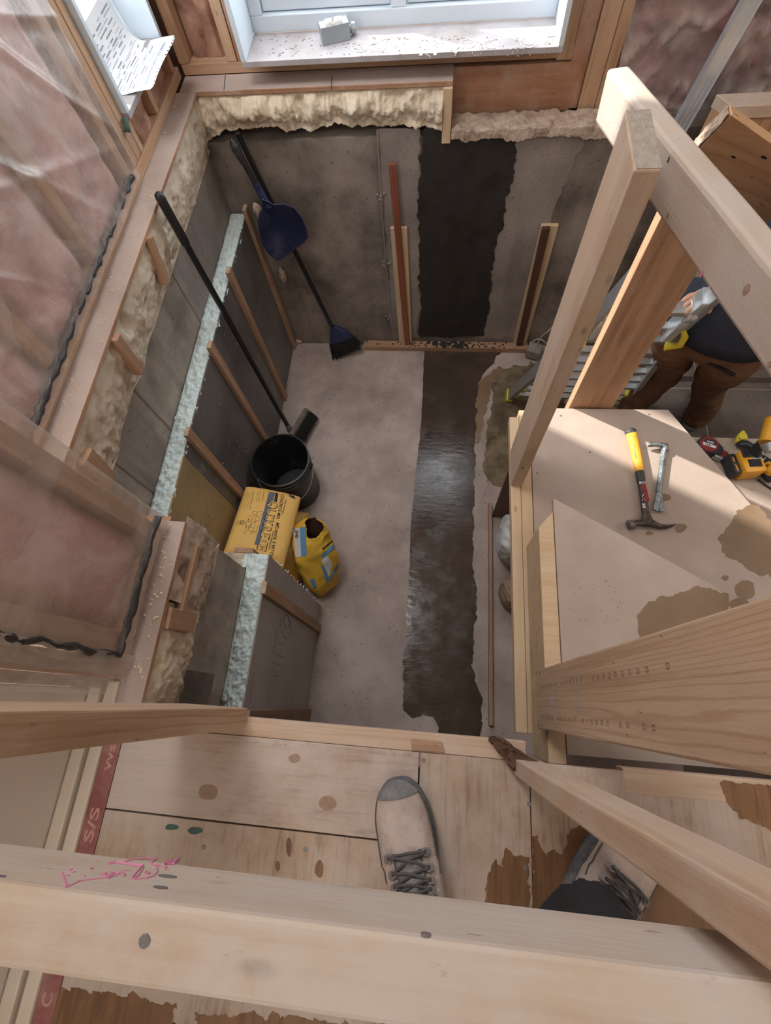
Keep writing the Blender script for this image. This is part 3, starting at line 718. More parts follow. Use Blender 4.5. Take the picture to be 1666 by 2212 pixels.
# ---------------------------------------------------------------- windows
def window_far():
    w1 = empty('window_1', (-.2, 2.3, ZS), kind='structure')
    zt = 2.93
    m = MB(); m.box((XW0, 2.16, ZS), (XW1, 2.345, ZS + .018), .0015); m.build('window_sill', M['sill'], w1)
    m = MB()
    for a in (XW0, XW1 - .018): m.box((a, 2.16, ZS + .018), (a + .018, 2.40, zt), .0015)
    m.box((XW0, 2.16, zt), (XW1, 2.40, zt + .018), .0015); m.build('jamb', M['vinyl'], w1)
    m = MB(); a, b = XW0 + .018, XW1 - .018; z0 = ZS + .019; mx = PY(862, 20, 2.36).x
    m.box((a, 2.342, z0), (b, 2.43, z0 + .05), .003)
    m.box((a, 2.342, zt - .05), (b, 2.43, zt), .003)
    for p in (a, b - .045): m.box((p, 2.342, z0 + .05), (p + .045, 2.43, zt - .05), .003)
    m.box((mx - .028, 2.346, z0 + .05), (mx + .028, 2.43, zt - .05), .003)
    m.build('window_frame', M['vinyl'], w1)
    for l, r in ((a + .048, mx - .031), (mx + .031, b - .048)):
        s = MB(); d = .042; y0, y1 = 2.362, 2.41
        s.box((l, y0, z0 + .053), (r, y1, z0 + .053 + d), .004); s.box((l, y0, zt - .055 - d), (r, y1, zt - .055), .004)
        s.box((l, y0, z0 + .053 + d), (l + d, y1, zt - .055 - d), .004); s.box((r - d, y0, z0 + .053 + d), (r, y1, zt - .055 - d), .004)
        so = s.build('sash', M['vinyl'], w1)
        MB().box((l + d, 2.384, z0 + .053 + d), (r - d, 2.388, zt - .055 - d), 0).build('glass', M['glass'], so)
    # drips and rings of white sealant left on the sill
    m = MB()
    def ringp(cx, cy, rx, ry, r=.0016, a0=0, a1=6.28):
        m.tube([PZ(cx + rx * math.cos(t), cy + ry * math.sin(t), ZS + .019) for t in [a0 + (a1 - a0) * i / 26 for i in range(27)]], r, 5)
    for c in ((776,100,18,10), (776,104,17,9), (817,101,17,10), (838,95,16,12,.001,3.5,7.0), (1012,94,16,9), (1025,97,14,8,.001,2,6), (1063,96,14,9,.001,1,5), (1143,92,19,11), (1143,90,11,6.5), (985,80,9,4,.001,3,6)): ringp(*c)
    m.build('sealant_ring', M['white'], w1, smooth=True)
    m = MB(); rs = random.Random(4)
    for i in range(150):
        x = rs.uniform(560, 1195); y = rs.uniform(78, 122)
        p = PZ(x, y, ZS + .0185); a = rs.uniform(0, 3.1); L = rs.uniform(.0015, .005) * (3 if rs.random() < .12 else 1)
        m.beam(p - V((math.cos(a), math.sin(a), 0)) * L, p + V((math.cos(a), math.sin(a), 0)) * L, (0, 0, 1), rs.uniform(.0008, .002), .002, 0)
    m.build('sill_debris', M['grit'], w1)['kind'] = 'stuff'
    blob = MB()
    for (x, y, r) in ((1143, 88, .013), (910, 118, .006), (940, 117, .006), (985, 112, .007)):
        blob.lathe([(0, .004), (r * .6, .0035), (r, 0)], PZ(x, y, ZS + .018), (0, 0, 1), 12)
    blob.build('sealant_blob', M['white'], w1, smooth=True)
window_far()
def window_left():
    w2 = empty('window_2', (-1.1, 1.9, ZW), kind='structure'); zt = 3.44
    MB().box((-1.205, YW0, ZW), (-1.055, YW1, ZW + .018), .0015).build('window_sill', M['sill'], w2)
    m = MB()
    for a in (YW0, YW1 - .018): m.box((-1.21, a, ZW + .018), (-1.055, a + .018, zt), .0015)
    m.box((-1.21, YW0, zt), (-1.055, YW1, zt + .018), .0015); m.build('jamb', M['vinyl'], w2)
    m = MB(); a, b = YW0 + .018, YW1 - .018; z0 = ZW + .019
    m.box((-1.25, a, z0), (-1.19, b, z0 + .045), .003); m.box((-1.25, a, zt - .045), (-1.19, b, zt), .003)
    for p in (a, b - .04): m.box((-1.25, p, z0 + .045), (-1.19, p + .04, zt - .045), .003)
    f = m.build('window_frame', M['vinyl'], w2)
    MB().box((-1.222, a + .04, z0 + .045), (-1.218, b - .04, zt - .045), 0).build('glass', M['glass'], f)
window_left()

# ---------------------------------------------------------------- door on the left of the landing
d1 = empty('door_1', (-.735, -.5, ZL), kind='structure')
MB().box((-.775, -1.05, 1.43), (-.728, -.02, 3.45), .002).build('slab', M['door'], d1)
def mould(y0, y1, z0, z1):
    m = MB()
    for a, b in (((y0, z0), (y1, z0)), ((y1, z0), (y1, z1)), ((y1, z1), (y0, z1)), ((y0, z1), (y0, z0))):
        m.tube([(-.727, a[0], a[1]), (-.727, b[0], b[1])], .009, 8)
    m.box((-.729, y0 + .03, z0 + .03), (-.722, y1 - .03, z1 - .03), .004)
    m.build('panel_moulding', M['door'], d1)
mould(-.46, -.14, 1.66, 2.25); mould(-.94, -.60, 1.66, 2.25)
MB().box((-.80, -1.1, ZL), (-.726, .0, 1.428), .002).build('threshold', M['trim'], d1)
m = MB(); m.box((-.726, -1.1, ZL), (-.700, .0, 1.434), .003); m.box((-.694, -1.1, ZL), (-.668, .0, 1.426), .003); m.build('threshold_strip', M['trim'], d1)
MB().box((-.7005, -1.1, ZL), (-.6935, .0, 1.420), 0).build('weatherstrip', M['door_gap'], d1)
MB().box((-.78, -.018, ZL), (-.70, .004, 3.5), .002).build('jamb', M['trim'], d1)
m = MB(); m.box((-.90, -1.5, ZF), (-.78, -.02, 1.41), 0); m.box((-.9, -1.5, 1.41), (-.78, -1.05, 4.2), 0); m.box((-.9, -1.06, 3.45), (-.78, -.018, 4.2), 0)
m.build('wall_entry', M['trim']).__setitem__('kind', 'structure')

# ---------------------------------------------------------------- rest of the room shell
for nm, lo, hi in (('ceiling', (-1.3, -1.75, 4.2), (3.5, 2.43, 4.25)), ('wall_right', (3.4, -1.75, -.1), (3.5, 2.43, 4.2)), ('wall_back', (-1.3, -1.75, -.1), (3.4, -1.65, 4.2))):
    tag(MB().box(lo, hi, 0).build(nm, M['trim']), kind='structure')
# ---------------------------------------------------------------- landing the photographer stands on
ld = empty('landing', (0, -.6, ZL), kind='structure')
def flat(pts, z, th, name, mat, parent, bev=.001):
    m = MB().prism([V((p[0], p[1], z)) for p in pts], (0, 0, -th), 0, bev)
    return m.build(name, M[mat], parent)
def zq(pts, z): return [tuple(PZ(x, y, z).to_2d()) for x, y in pts]
sA = PZ(190, 1741, ZL); sB = PZ(903, 1823, ZL)
xA, xC = PZ(904, 1700, ZL).x, PZ(1147, 1750, ZL).x
yF = -.087
flat([(-.632, yF), (xA - .0015, yF), (xA - .0015, sB.y), (-.632, sA.y)], ZL, .018, 'plywood_sheet', 'ply_x', ld)
flat([(-.632, sA.y - .003), (xA - .0015, sB.y - .003), (xA - .0015, -1.3), (-.632, -1.3)], ZL, .018, 'plywood_sheet', 'ply_y', ld)
flat([(xA + .0015, yF), (xC - .001, yF), (xC - .001, -1.3), (xA + .0015, -1.3)], ZL, .018, 'plywood_sheet', 'ply_y', ld)
flat([(xC + .001, yF), (1.6, yF), (1.6, -1.3), (xC + .001, -1.3)], ZL, .018, 'plywood_sheet', 'ply_y', ld)
MB().box((-.632, -1.3, 1.37), (1.6, yF - .03, 1.396), 0).build('under_deck', M['wood_brown'], ld)
MB().box((-.60, -1.25, 0), (1.6, -1.21, 1.36), 0).build('support_wall', M['brown_board'], ld)
a, b = PZ(527, 1581, ZL - .003), PZ(1100, 1627, ZL - .003)
MB().box((-.60, -.0865, 1.376), (xC - .005, -.050, ZL - .003), .002).build('edge_plate', M['wood'], ld)
MB().box((PZ(1345, 1660, ZL).x, -.125, 1.376), (1.6, PZ(1500, 1672, ZL).y, ZL + .0005), .002).build('edge_plate', M['wood'], ld)
q = zq([(888, 1597), (955, 1603), (962, 1626), (890, 1621)], ZL)
flat(q, ZL + .001, .006, 'filler_block', 'wood_batten', ld)
def stain(px_, z, parent, mat='stain_ply', amp=7, st=5, off=1.0, th=.0006, name='water_stain'):
    return patch_mesh([PZ(x, y, z) for x, y in jagged(px_, amp, st, off)], (0, 0, 1), th).build(name, M[mat], parent)
def oval(cx, cy, rx, ry, n=14, rot=0.0):
    c, s_ = math.cos(rot), math.sin(rot)
    return [(cx + rx * math.cos(t) * c - ry * math.sin(t) * s_, cy + rx * math.cos(t) * s_ + ry * math.sin(t) * c) for t in [6.2832 * i / n for i in range(n)]]
stain([(1045,1960),(1050,1929),(1060,1874),(1070,1857),(1082,1876),(1095,1826),(1106,1850),(1130,1846),(1144,1853),(1144,1990),(1050,1990)], ZL, ld, off=2.)
stain([(1150,1809),(1159,1803),(1170,1834),(1180,1851),(1197,1830),(1216,1850),(1226,1798),(1243,1786),(1257,1784),(1260,1746),(1300,1757),(1420,1870),(1500,1930),(1640,2010),(1640,2060),(1150,2030)], ZL, ld, off=3.)
for i, o_ in enumerate((oval(625, 1830, 6, 21), oval(600, 1871, 5, 12), oval(690, 1877, 9, 19))): stain(o_, ZL, ld, amp=2, off=4. + i)
stain([(75,2130),(210,2142),(380,2165),(375,2212),(420,2300),(60,2300)], ZL, ld, off=9., amp=12)
stain([(420,2190),(640,2196),(760,2215),(740,2300),(420,2300)], ZL, ld, off=10., amp=12)
stain([(1553,1688),(1800,1704),(1900,1860),(1680,1800),(1600,1764),(1566,1730)], ZL, ld, off=11.)
for (x, y, r) in ((450, 1711, 21), (708, 1735, 20), (637, 1638, 13), (915, 1775, 9)):
    patch_mesh([PZ(a_, b_, ZL) for a_, b_ in jagged(oval(x, y, r, r * .8), 2, 5, x)], (0, 0, 1), .0005).build('knot', M['knotwood'], ld)
for (x, y) in ((915, 1642), (1135, 1874), (1144, 1737), (440, 1830), (660, 1835)):
    MB().lathe([(0, .0012), (.0035, .001), (.0045, 0)], PZ(x, y, ZL), (0, 0, 1), 10).build('screw_head', M['eyelet'], ld)
m = MB()
for (x, y, rx) in ((370, 1786, 14), (420, 1792, 17)): m.bm(bmesh.new()) if 0 else None
for (x, y, rx) in ((372, 1787, 14), (422, 1794, 18)):
    patch_mesh([PZ(a_, b_, ZL) for a_, b_ in jagged(oval(x, y, rx, 7), 3, 4, x)], (0, 0, 1), .0005).build('green_paint_spot', M['greenpaint'], ld)
# splinters along the seams
m = MB(); rs = random.Random(3)
for i in range(70):
    x = rs.uniform(500, 900); p = PZ(x, 1603 + (x - 500) * .062 + rs.uniform(-2, 3), ZL + .001)
    a = rs.uniform(0, 6.28); L = rs.uniform(.002, .009); m.tube([p, p + V((math.cos(a) * L, math.sin(a) * L, rs.uniform(.001, .005)))], .0005, 4)
m.build('splinters', M['sawdust'], ld)['kind'] = 'stuff'
# red printed strip beside the door threshold
rd = MB().box((-.668, -1.1, ZL + .0005), (-.632, -.10, ZL + .002), 0).build('edge_strip', M['red'], ld)
rd['label'] = 'red strip with pale lettering'
m = MB()
def onr(p0, p1):
    p0 = V(p0); p1 = V(p1); u = (p1 - p0).normalized(); v = V((0, 0, 1)).cross(u)
    return lambda x, y: p0 + u * x + v * y
for yy, t_, wd in ((-.300, 'S/S', .060), (-.175, 'vvs', .05), (-.62, 'S', .022), (-.55, 'C', .02)):
    write(m, t_, .026, onr((-.6415, yy, ZL + .0024), (-.6415, yy + .1, ZL + .0024)), .0006, wd)
m.build('lettering', M['redtext'], rd)

# ---------------------------------------------------------------- guard rail over the landing
gr = empty('guardrail', (-.43, -.06, ZL), 'long dusty guard rail crossing above the boots, with two upright posts', 'guardrail')
Y0, Y1, Z0, Z1 = -.1695, -.1265, 2.068, 2.14
m = MB().beam((-.62, (Y0 + Y1) / 2 + .001, (Z0 + Z1) / 2), (.42, (Y0 + Y1) / 2 - .0005, (Z0 + Z1) / 2), (0, 0, 1), Z1 - Z0, Y1 - Y0, .0035, 3.0, cuts=24, jag=.0007)
rl = m.build('top_rail', M['wood_white'], gr); rl['label'] = 'whitened top rail with pink marker scribble'
def spot(pt, nrm, rx, ry, ax, mat, parent, name='knot', seed=1.0):
    n_ = V(nrm); ax = V(ax); bx = n_.cross(ax)
    pp = [V(pt) + ax * x + bx * y for x, y in jagged(oval(0, 0, rx * 1000, ry * 1000), rx * 130, 2, seed)] if 0 else [V(pt) + ax * (rx * math.cos(t) * (1 + .18 * nz(V((math.cos(t), math.sin(t), seed)), 2))) + bx * (ry * math.sin(t) * (1 + .18 * nz(V((math.cos(t), math.sin(t), seed + 3)), 2))) for t in [6.2832 * i / 18 for i in range(18)]]
    return patch_mesh(pp, n_, .0004).build(name, M[mat], parent)
for i, (x, y, r, mt) in enumerate(((312, 2033, .0035, 'stamp'),)): spot(PZ(x, y, Z1 + .0006), (0, 0, 1), r, r, (1, 0, 0), mt, rl, seed=i)
for i, (x, y, rx, ry) in enumerate(((362, 1893, .007, .0025), (347, 1917, .005, .002), (4, 1893, .003, .0015), (920, 2017, .003, .0018))): spot(PY(x, y, Y1 + .0006), (0, 1, 0), rx, ry, (1, 0, 0), 'stamp', rl, seed=5. + i)
m = MB()
def stroke(pts, r=.0006):
    P = [PY(x / 2.777, 1380 + y / 2.777, Y1 + .0007) for x, y in pts]
    m.tube(P, r, 5)
stroke([(390,1490),(430,1475),(480,1450),(560,1440),(640,1432),(700,1420)]); stroke([(372,1402),(385,1440),(400,1488)])
stroke([(650,1348),(700,1340),(760,1350),(860,1362)], .0012); stroke([(720,1345),(790,1325),(870,1315),(940,1318),(905,1345)])
stroke([(905,1345),(940,1365),(945,1395),(925,1420),(880,1435),(810,1442),(790,1435),(850,1365)]); stroke([(800,1440),(830,1420),(860,1370)])
stroke([(870,1400),(885,1396),(898,1404),(885,1414),(870,1408),(870,1400)]); stroke([(905,1345),(960,1360),(1000,1370),(985,1380),(1010,1385)])
stroke([(985,1345),(1020,1335),(1070,1325),(1040,1350),(995,1355),(1050,1330)], .0016)
rs = random.Random(8)
for i in range(9):
    x, y = rs.uniform(600, 740), rs.uniform(1380, 1425); stroke([(x, y), (x + rs.uniform(10, 50), y + rs.uniform(-22, 22)), (x + rs.uniform(-20, 40), y + rs.uniform(-18, 18))])
for i in range(6):
    x, y = rs.uniform(380, 560), rs.uniform(1372, 1420); stroke([(x, y), (x + rs.uniform(10, 30), y + rs.uniform(-10, 10))])
m.build('marker_scribble', M['pinkink'], rl)
# left upright
lp = MB().prism([(-.372, -.033, ZL + .0005), (-.372, -.071, ZL + .0005), (-.512, -.073, ZL + .0005), (-.512, -.036, ZL + .0005)], (0, 0, 1.4))
lp = MB().beam((-.442, -.053, ZL + .0005), (-.442, -.053, 2.9), (1, 0.01, 0), .140, .040, .003, 11.0).build('post', M['wood_grain'], gr)
lp['label'] = 'post at the left with bold oval grain'
MB().box((-.50, -.1265, 2.05), (-.38, -.074, 2.13), .002).build('blocking', M['wood'], gr)
# right upright, with a torn lower end
e0 = PZ(1088, 1590, 1.40)
rp = MB().beam((.2055, -.0965, ZL + .001), (.2055, -.0965, 2.9), (1, -.02, 0), .056, .030, .003, 17.0, cuts=30, jag=.0016).build('post', M['wood'], gr)
rp['label'] = 'rough post at the right with a torn dark lower end'
m = MB()
def fn(u, v):
    a = 6.2832 * v; z = 1.40 - .30 * u * (0.0) 
    return V((0, 0, 0))
rr = []
for i in range(9):
    t = i / 8; c = V((.2035, -.0965, 1.455)).lerp(PZ(1070, 1598, 1.428), t)
    k = (1 - .55 * t); rr.append([c + V((math.cos(6.2832 * j / 14) * .03 * k, math.sin(6.2832 * j / 14) * .017 * k, 0)) * (1 + .35 * nz(V((j, t * 6, 2)), .8)) + V((0, 0, .012 * nz(V((j * 2., t * 5, 5)), .7))) for j in range(14)])
m.rings(rr).build('torn_end', M['rot'], rp)

# ---------------------------------------------------------------- winder steps on the right
T1, T2, T3 = 1.17, .964, .77
def winder(name, label, loc): return empty(name, loc, label, 'stair step')
yT = PZ(1300, 1637, T1).y
w1 = winder('winder_step', 'upper triangular particle board stair tread with a large dark water stain', (.6, .2, T1 - .2))
flat([(.347, .593), (.869, .288), (1.5, -.062), (1.5, yT), (.347, yT)], T1, .018, 'tread', 'tread', w1)
MB().prism([(.303, .50, T1 - .001), (.345, .55, T1 - .001), (.345, -.105, T1 - .001), (.303, -.105, T1 - .001)], (0, 0, -.183), 0, .0015).build('side_board', M['wood_pale'], w1)
MB().beam((.36, .572, T1 - .10), (1.45, -.062, T1 - .10), (0, 0, 1), .16, .018, .001).build('riser', M['tread'], w1)
stain([(1377,1325),(1395,1308),(1425,1290),(1460,1284),(1500,1268),(1520,1266),(1545,1276),(1570,1282),(1576,1300),(1574,1325),(1578,1345),(1560,1360),(1400,1420),(1388,1395),(1378,1355)], T1, w1, 'stain', 6, 5, 21.)
stain(oval(1602, 1311, 27, 17, rot=.5), T1, w1, 'stain', 5, 5, 22.)
rs = random.Random(5); m = MB()
for i in range(26):
    p = PZ(rs.uniform(1230, 1340), rs.uniform(1250, 1345), T1 + .0003); L = rs.uniform(.001, .004); a = rs.uniform(-.4, .8)
    m.beam(p, p + V((L * math.cos(a) + .0005, L * math.sin(a), 0)), (0, 0, 1), .0008, .0018, 0)
m.build('scuff_mark', M['stamp'], w1)
w2 = winder('winder_step', 'middle particle board stair tread with the hammer and pry bar on it', (.6, .6, T2 - .2))
flat([(.335, 1.040), (.818, 1.045), (1.072, .612), (1.44, -.02), (.335, -.02)], T2, .018, 'tread', 'tread', w2)
MB().box((.262, -.05, T2 - .039), (.2955, 1.0, T2 - .001), .002).build('edge_plate', M['wood_pale'], w2)
MB().box((.2965, -.05, T2 - .19), (.333, 1.03, T2 - .001), .002).build('side_board', M['wood_pale'], w2)
MB().beam((.335, 1.03, T2 - .10), (.81, 1.035, T2 - .10), (0, 0, 1), .16, .018, .001).build('riser', M['tread'], w2)
MB().beam((.815, 1.03, T2 - .10), (1.40, .03, T2 - .10), (0, 0, 1), .16, .018, .001).build('riser', M['tread'], w2)
stain([(1570,1140),(1590,1105),(1620,1092),(1640,1090),(1668,1132),(1700,1175),(1720,1260),(1690,1265),(1660,1240),(1640,1246),(1605,1222),(1560,1190),(1552,1165)], T2, w2, 'stain', 6, 5, 31.)
for i, o_ in enumerate((oval(1470, 1141, 13, 10), oval(1440, 1075, 10, 8), oval(1567, 1248, 7, 7), oval(1610, 1275, 22, 22), oval(1403, 1153, 8, 5))): stain(o_, T2, w2, 'stain', 3, 4, 33. + i)
for (x, y) in ((1161, 1022), (1172, 1155), (1188, 1168), (1275, 977), (1403, 895), (1212, 898)):
    spot(PZ(x, y, T2 + .0003), (0, 0, 1), .004, .003, (1, 0, 0), 'stamp', w2, 'screw_hole', x)
w3 = winder('winder_step', 'lowest visible particle board step with the drill and tape measure on it', (1.2, .8, T3 - .2))
flat([(.75, 1.053), (1.75, 1.056), (1.75, .2), (1.25, .2), (.80, .98)], T3, .018, 'tread', 'tread', w3)
MB().beam((.76, 1.04, T3 - .10), (1.74, 1.043, T3 - .10), (0, 0, 1), .16, .018, .001).build('riser', M['brown_board'], w3)
MB().box((1.0, .3, 0), (1.7, .318, T3 - .02), .001).build('support_panel', M['brown_board'], w3)
MB().box((.85, .99, 0), (1.7, 1.008, T3 - .02), .001).build('support_panel', M['brown_board'], w3)
# support under the stairs
sp = MB().box((.322, .985, 0), (.742, .999, T2 - .2), .001).build('support_panel', M['brown_board']); tag(sp, 'brown plywood panel standing under the far end of the stairs', 'panel')
fb_ = MB().box((.300, -.06, 0), (.318, 1.055, .036), .0015).build('floor_plate', M['wood_batten']); tag(fb_, 'long thin wooden strip on the floor under the stair edge', 'board')

# wide upright board beside the upper tread
wp = empty('post', (.298, .04, T1), 'wide upright board with oval grain and ink stamps standing on the upper stair tread', 'post')
MB().beam((.2985, .038, T1 + .0005), (.2985, .038, 2.7), (0, 1, 0), .138, .038, .003, 23.0).build('board', M['wood_grain'], wp)
m = MB(); xx = .2793; rs = random.Random(12)
def onp(y, z): return V((xx - .0002, y, z))
def dash(z, y, h, wd):
    t = .0008
    for a, b in (((y, z), (y + wd, z)), ((y, z + h), (y + wd, z + h)), ((y, z), (y, z + h)), ((y + wd, z), (y + wd, z + h))):
        if True: m.beam(onp(*a), onp(*b), (0, 1, 0) if a[0] == b[0] else (0, 0, 1), t, .0006, 0)
for row in (-.006, .062):
    for i in range(30):
        z = T1 + .05 + i * .017 * (1 + i * .012)
        if rs.random() < .8: dash(z, row, .007, .006)
m.build('ink_mark', M['wood_grey'], wp)
m = MB()
for (z0, y0, n) in ((T1 + .15, -.004, 3), (T1 + .345, .012, 3)):
    for r_ in range(n):
        for i in range(9):
            if rs.random() < .8:
                y = y0 + .008 * i - .004 * r_; z = z0 + .012 * r_ 
                m.beam(onp(y, z), onp(y + .0055, z + rs.uniform(-.001, .001)), (0, 0, 1), rs.uniform(.002, .005) * (1.3 if r_ == 1 else .6), .0006, 0)
m.build('ink_stamp', M['ink'], wp)
for i, (y, z) in enumerate(((.1, T1 + .012), (.095, T1 + .05), (-.02, T1 + .014), (-.02, T1 + .052))): MB().lathe([(0, .001), (.003, .0008), (.0035, 0)], onp(y, z), (-1, 0, 0), 8).build('nail_head', M['stamp'], wp)

# ---------------------------------------------------------------- stair guard: tall post and sloping rail
sg = empty('stair_guard', (.281, .79, T2), 'tall stair post with a grey sawn top and a thick rail running right', 'guardrail')
tp = MB().beam((.281, .790, T2 - .0005), (.281, .790, 2.5 - .478), (0, 1, 0), .136, .038, .0035, 31.0, cuts=30, jag=.0012).build('post', M['wood'], sg)
for k in (0,):
    z = 2.5 - .478; m = MB()
    m.grid(lambda u, v: V((.2635 + .035 * u, .724 + .132 * v, z + .0006 + .0008 * nz(V((u * 3, v * 9, 1)), 3))), 10, 30)
    m.build('sawn_top', M['endgrain_grey'], tp, smooth=True)['label'] = 'grey sawn top end'
A = V((.513 * .56, 2.021 * .56, 2.5 - .56)); B = V((.842 * .47, 1.116 * .47, 2.5 - .47))
d = (B - A); B2 = A + d * 1.8; side = V((d.y, -d.x, 0)).normalized() * -1
if side.x < 0: side = -side
upv = d.cross(side).normalized(); upv = upv if upv.z > 0 else -upv
W, T = .086, .042
rb = MB().beam(A + side * T / 2 - upv * W / 2, B2 + side * T / 2 - upv * W / 2, upv, W, T, .0075, 41.0, cuts=20, jag=.0008).build('rail', M['wood_white'], sg)
nface = -side
for i, (x, y, rx, ry, mt) in enumerate(((1614, 625, .005, .008, 'knotwood'), (1443, 466, .003, .005, 'knotwood'), (1517, 592, .0022, .0055, 'pinkink'), (1536, 620, .0012, .002, 'pinkink'), (1445, 345, .0012, .004, 'blackink'), (1663, 787, .003, .004, 'knotwood'))):
    r_ = ray(x, y); t = (A - CAM).dot(nface) / r_.dot(nface)
    spot(CAM + r_ * t + nface * .0006, nface, rx, ry, d.normalized(), mt, rb, 'knot' if mt != 'pinkink' else 'marker_dot', i)
# leaning plank behind the guard
pk = MB().beam((.5515, 1.066, T2 - .19), (.5515, 1.066, 2.5 - .775), (1, 0, 0), .150, .036, .002, 47.0).build('plank', M['wood_brown']); tag(pk, 'brown streaked plank standing upright behind the middle stair tread', 'plank')
# ---------------------------------------------------------------- rigid insulation panels with strapping
def rough_top(x0, x1, y0, y1, z, amp, name, mat, parent, seed, edge=.008, nu=None):
    """torn, pitted foam edge seen from above"""
    nx, ny = max(8, int((x1 - x0) / .004)), max(8, int((y1 - y0) / .004))
    def fn(u, v):
        y = y0 + (y1 - y0) * v; xa = x0 + edge * nz(V((seed, y, 1)), 22) * .7; xb = x1 + edge * (nz(V((seed, y, 5)), 16) + .6 * nz(V((seed, y, 7)), 70))
        x = xa + (xb - xa) * u; p = V((x, y, 0))
        e = min(1, 6 * u, 6 * (1 - u))
        return V((x, y, z + amp * (fb(p, 42, seed, 3) + .8 * nz(p, 140, seed)) - .012 * (1 - e) ** 2))
    return MB().grid(fn, min(nx, 40), min(ny, 420)).build(name, M[mat], parent, smooth=True)
def batten(parent, edge, x, y_w, zt, zb=.004, th=.019, mat='wood_batten'):
    """strapping against the facing; edge = y of its near side"""
    b = MB().beam((x + th / 2, edge + y_w / 2, zb), (x + th / 2, edge + y_w / 2, zt), (0, 1, 0), y_w, th, .0015).build('strapping', M[mat], parent)
    m = MB(); m.box((x + .001, edge + .001, zt - .0005), (x + th - .001, edge + y_w - .001, zt + .0012), 0); 
    rs = random.Random(int(edge * 1000))
    for i in range(10):
        p = V((x + th * rs.random(), edge + y_w * rs.random(), zt)); m.tube([p, p + V((rs.uniform(-.004, .008), rs.uniform(-.006, .006), rs.uniform(.002, .006)))], .0006, 4)
    m.build('sawn_end', M['endgrain'], b)
    return b
ip = empty('insulation_panel', (XL + .04, 1.3, 0), 'long dark faced foam insulation panel with wooden strapping leaning on the far left wall', 'insulation')
HT = .926
MB().box((XL + .006, .458, .002), (-.963, 2.14, HT - .006), 0).build('foam_core', M['xps'], ip)
rough_top(XL + .004, -.958, .458, 2.13, HT, .009, 'cut_edge', 'xps', ip, 2.0)
MB().box((-.9628, .822, .002), (-.957, 2.13, HT - .004), .001).build('facing', M['panel'], ip)
g_ = MB().box((-.9628, .458, .002), (-.957, .820, HT - .004), .001).build('facing', M['panel_bag_reflection'], ip); g_['label'] = 'foil facing with outlined letters and a painted yellow bag reflection'  # near stretch of foil, the bag's reflection put into its colour
XB = -.9568
for (a, b) in (((532, 452), (631, 735)), ((496, 587), (610, 848)), ((455, 751), (572, 949)), ((406, 940), (518, 1071))):
    p, q = PX(*a, XB + .019), PX(*b, XB + .019)
    batten(ip, (p.y + q.y) / 2, XB, .040, p.z)
def line_px(m, pts, X, r=.0009):
    m.tube([PX(x, y, X) for x, y in pts], r, 4)
def ell(cx, cy, rx, ry, tilt=0.0, n=28): return oval(cx, cy, rx, ry, n, tilt) + [oval(cx, cy, rx, ry, n, tilt)[0]]
m = MB(); X_ = -.9566
line_px(m, ell(463, 1079, 15, 44, .12), X_); line_px(m, ell(464, 1075, 8, 21, .12), X_)
line_px(m, [(437,1111),(447,1115),(439,1160),(429,1156),(437,1111)], X_); line_px(m, [(450,1125),(458,1128),(450,1163),(443,1160),(450,1125)], X_)
line_px(m, [(410,1113),(421,1124),(408,1131),(420,1139),(402,1142),(412,1154),(400,1157)], X_); line_px(m, [(404,1119),(414,1128),(402,1134)], X_)
m.build('outlined_lettering', M['stamp'], g_)
rs = random.Random(9); m = MB()
for i in range(46):
    p = V((-.9565, rs.uniform(.85, 2.0), rs.uniform(.1, .9))); a = rs.uniform(0, 6.28); r = rs.uniform(.001, .004)
    m.lathe([(0, .0015), (r * .7, .001), (r, 0)], p, (1, 0, 0), 6)
m.build('stuck_crumbs', M['chip'], ip)['kind'] = 'stuff'
# clump of old adhesive on the facing
m = MB()
for i in range(40):
    p = PX(rs.gauss(528, 12), rs.gauss(965, 12), -.9566); r = rs.uniform(.002, .006); m.lathe([(0, .002), (r, 0)], p, (1, 0, 0), 6)
for i in range(20):
    p = PX(rs.gauss(439, 4), rs.gauss(1010, 7), -.9566); r = rs.uniform(.002, .006); m.lathe([(0, .002), (r, 0)], p, (1, 0, 0), 6)
m.build('adhesive_residue', M['conc_pale'], ip)

ip2 = empty('insulation_panel', (XN + .04, .2, 0), 'short grey faced foam insulation panel wrapping the corner beside the landing', 'insulation')
HN = .908; xf = -.564
MB().box((XN + .002, -.10, .002), (xf - .006, .452, HN - .006), 0).build('foam_core', M['xps'], ip2)
MB().box((-.95, .402, .002), (XN + .001, .452, HN - .006), 0).build('foam_core', M['xps'], ip2)
rough_top(XN + .002, xf - .002, -.10, .450, HN, .008, 'cut_edge', 'xps', ip2, 5.0, .005)
rough_top(-.95, XN + .006, .404, .452, HN - .002, .007, 'cut_edge', 'xps_cream', ip2, 6.0, .004)
MB().box((xf - .006, -.10, .002), (xf, .450, HN - .004), .001).build('facing', M['panel_near'], ip2)
p, q = PX(575, 1270, xf + .019), PX(686, 1372, xf + .019)
batten(ip2, (p.y + q.y) / 2, xf + .0004, .042, (p.z))
p1, p2 = PX(527, 1575, xf + .012), PX(527, 1534, xf + .012)
batten(ip2, p1.y, xf + .0004, p2.y - p1.y, HN - .02, .004, .019, 'wood_grey')
pa, pb = PZ(509, 1170, HN), PZ(549, 1177, HN)
MB().box((pa.x, .4525, .004), (pb.x, .471, HN - .002), .0015).build('strapping', M['wood_batten'], ip2)
m = MB(); X_ = xf + .0005
line_px(m, ell(617, 1352, 11, 26, -.1), X_); line_px(m, ell(619, 1343, 6, 14, -.1), X_)
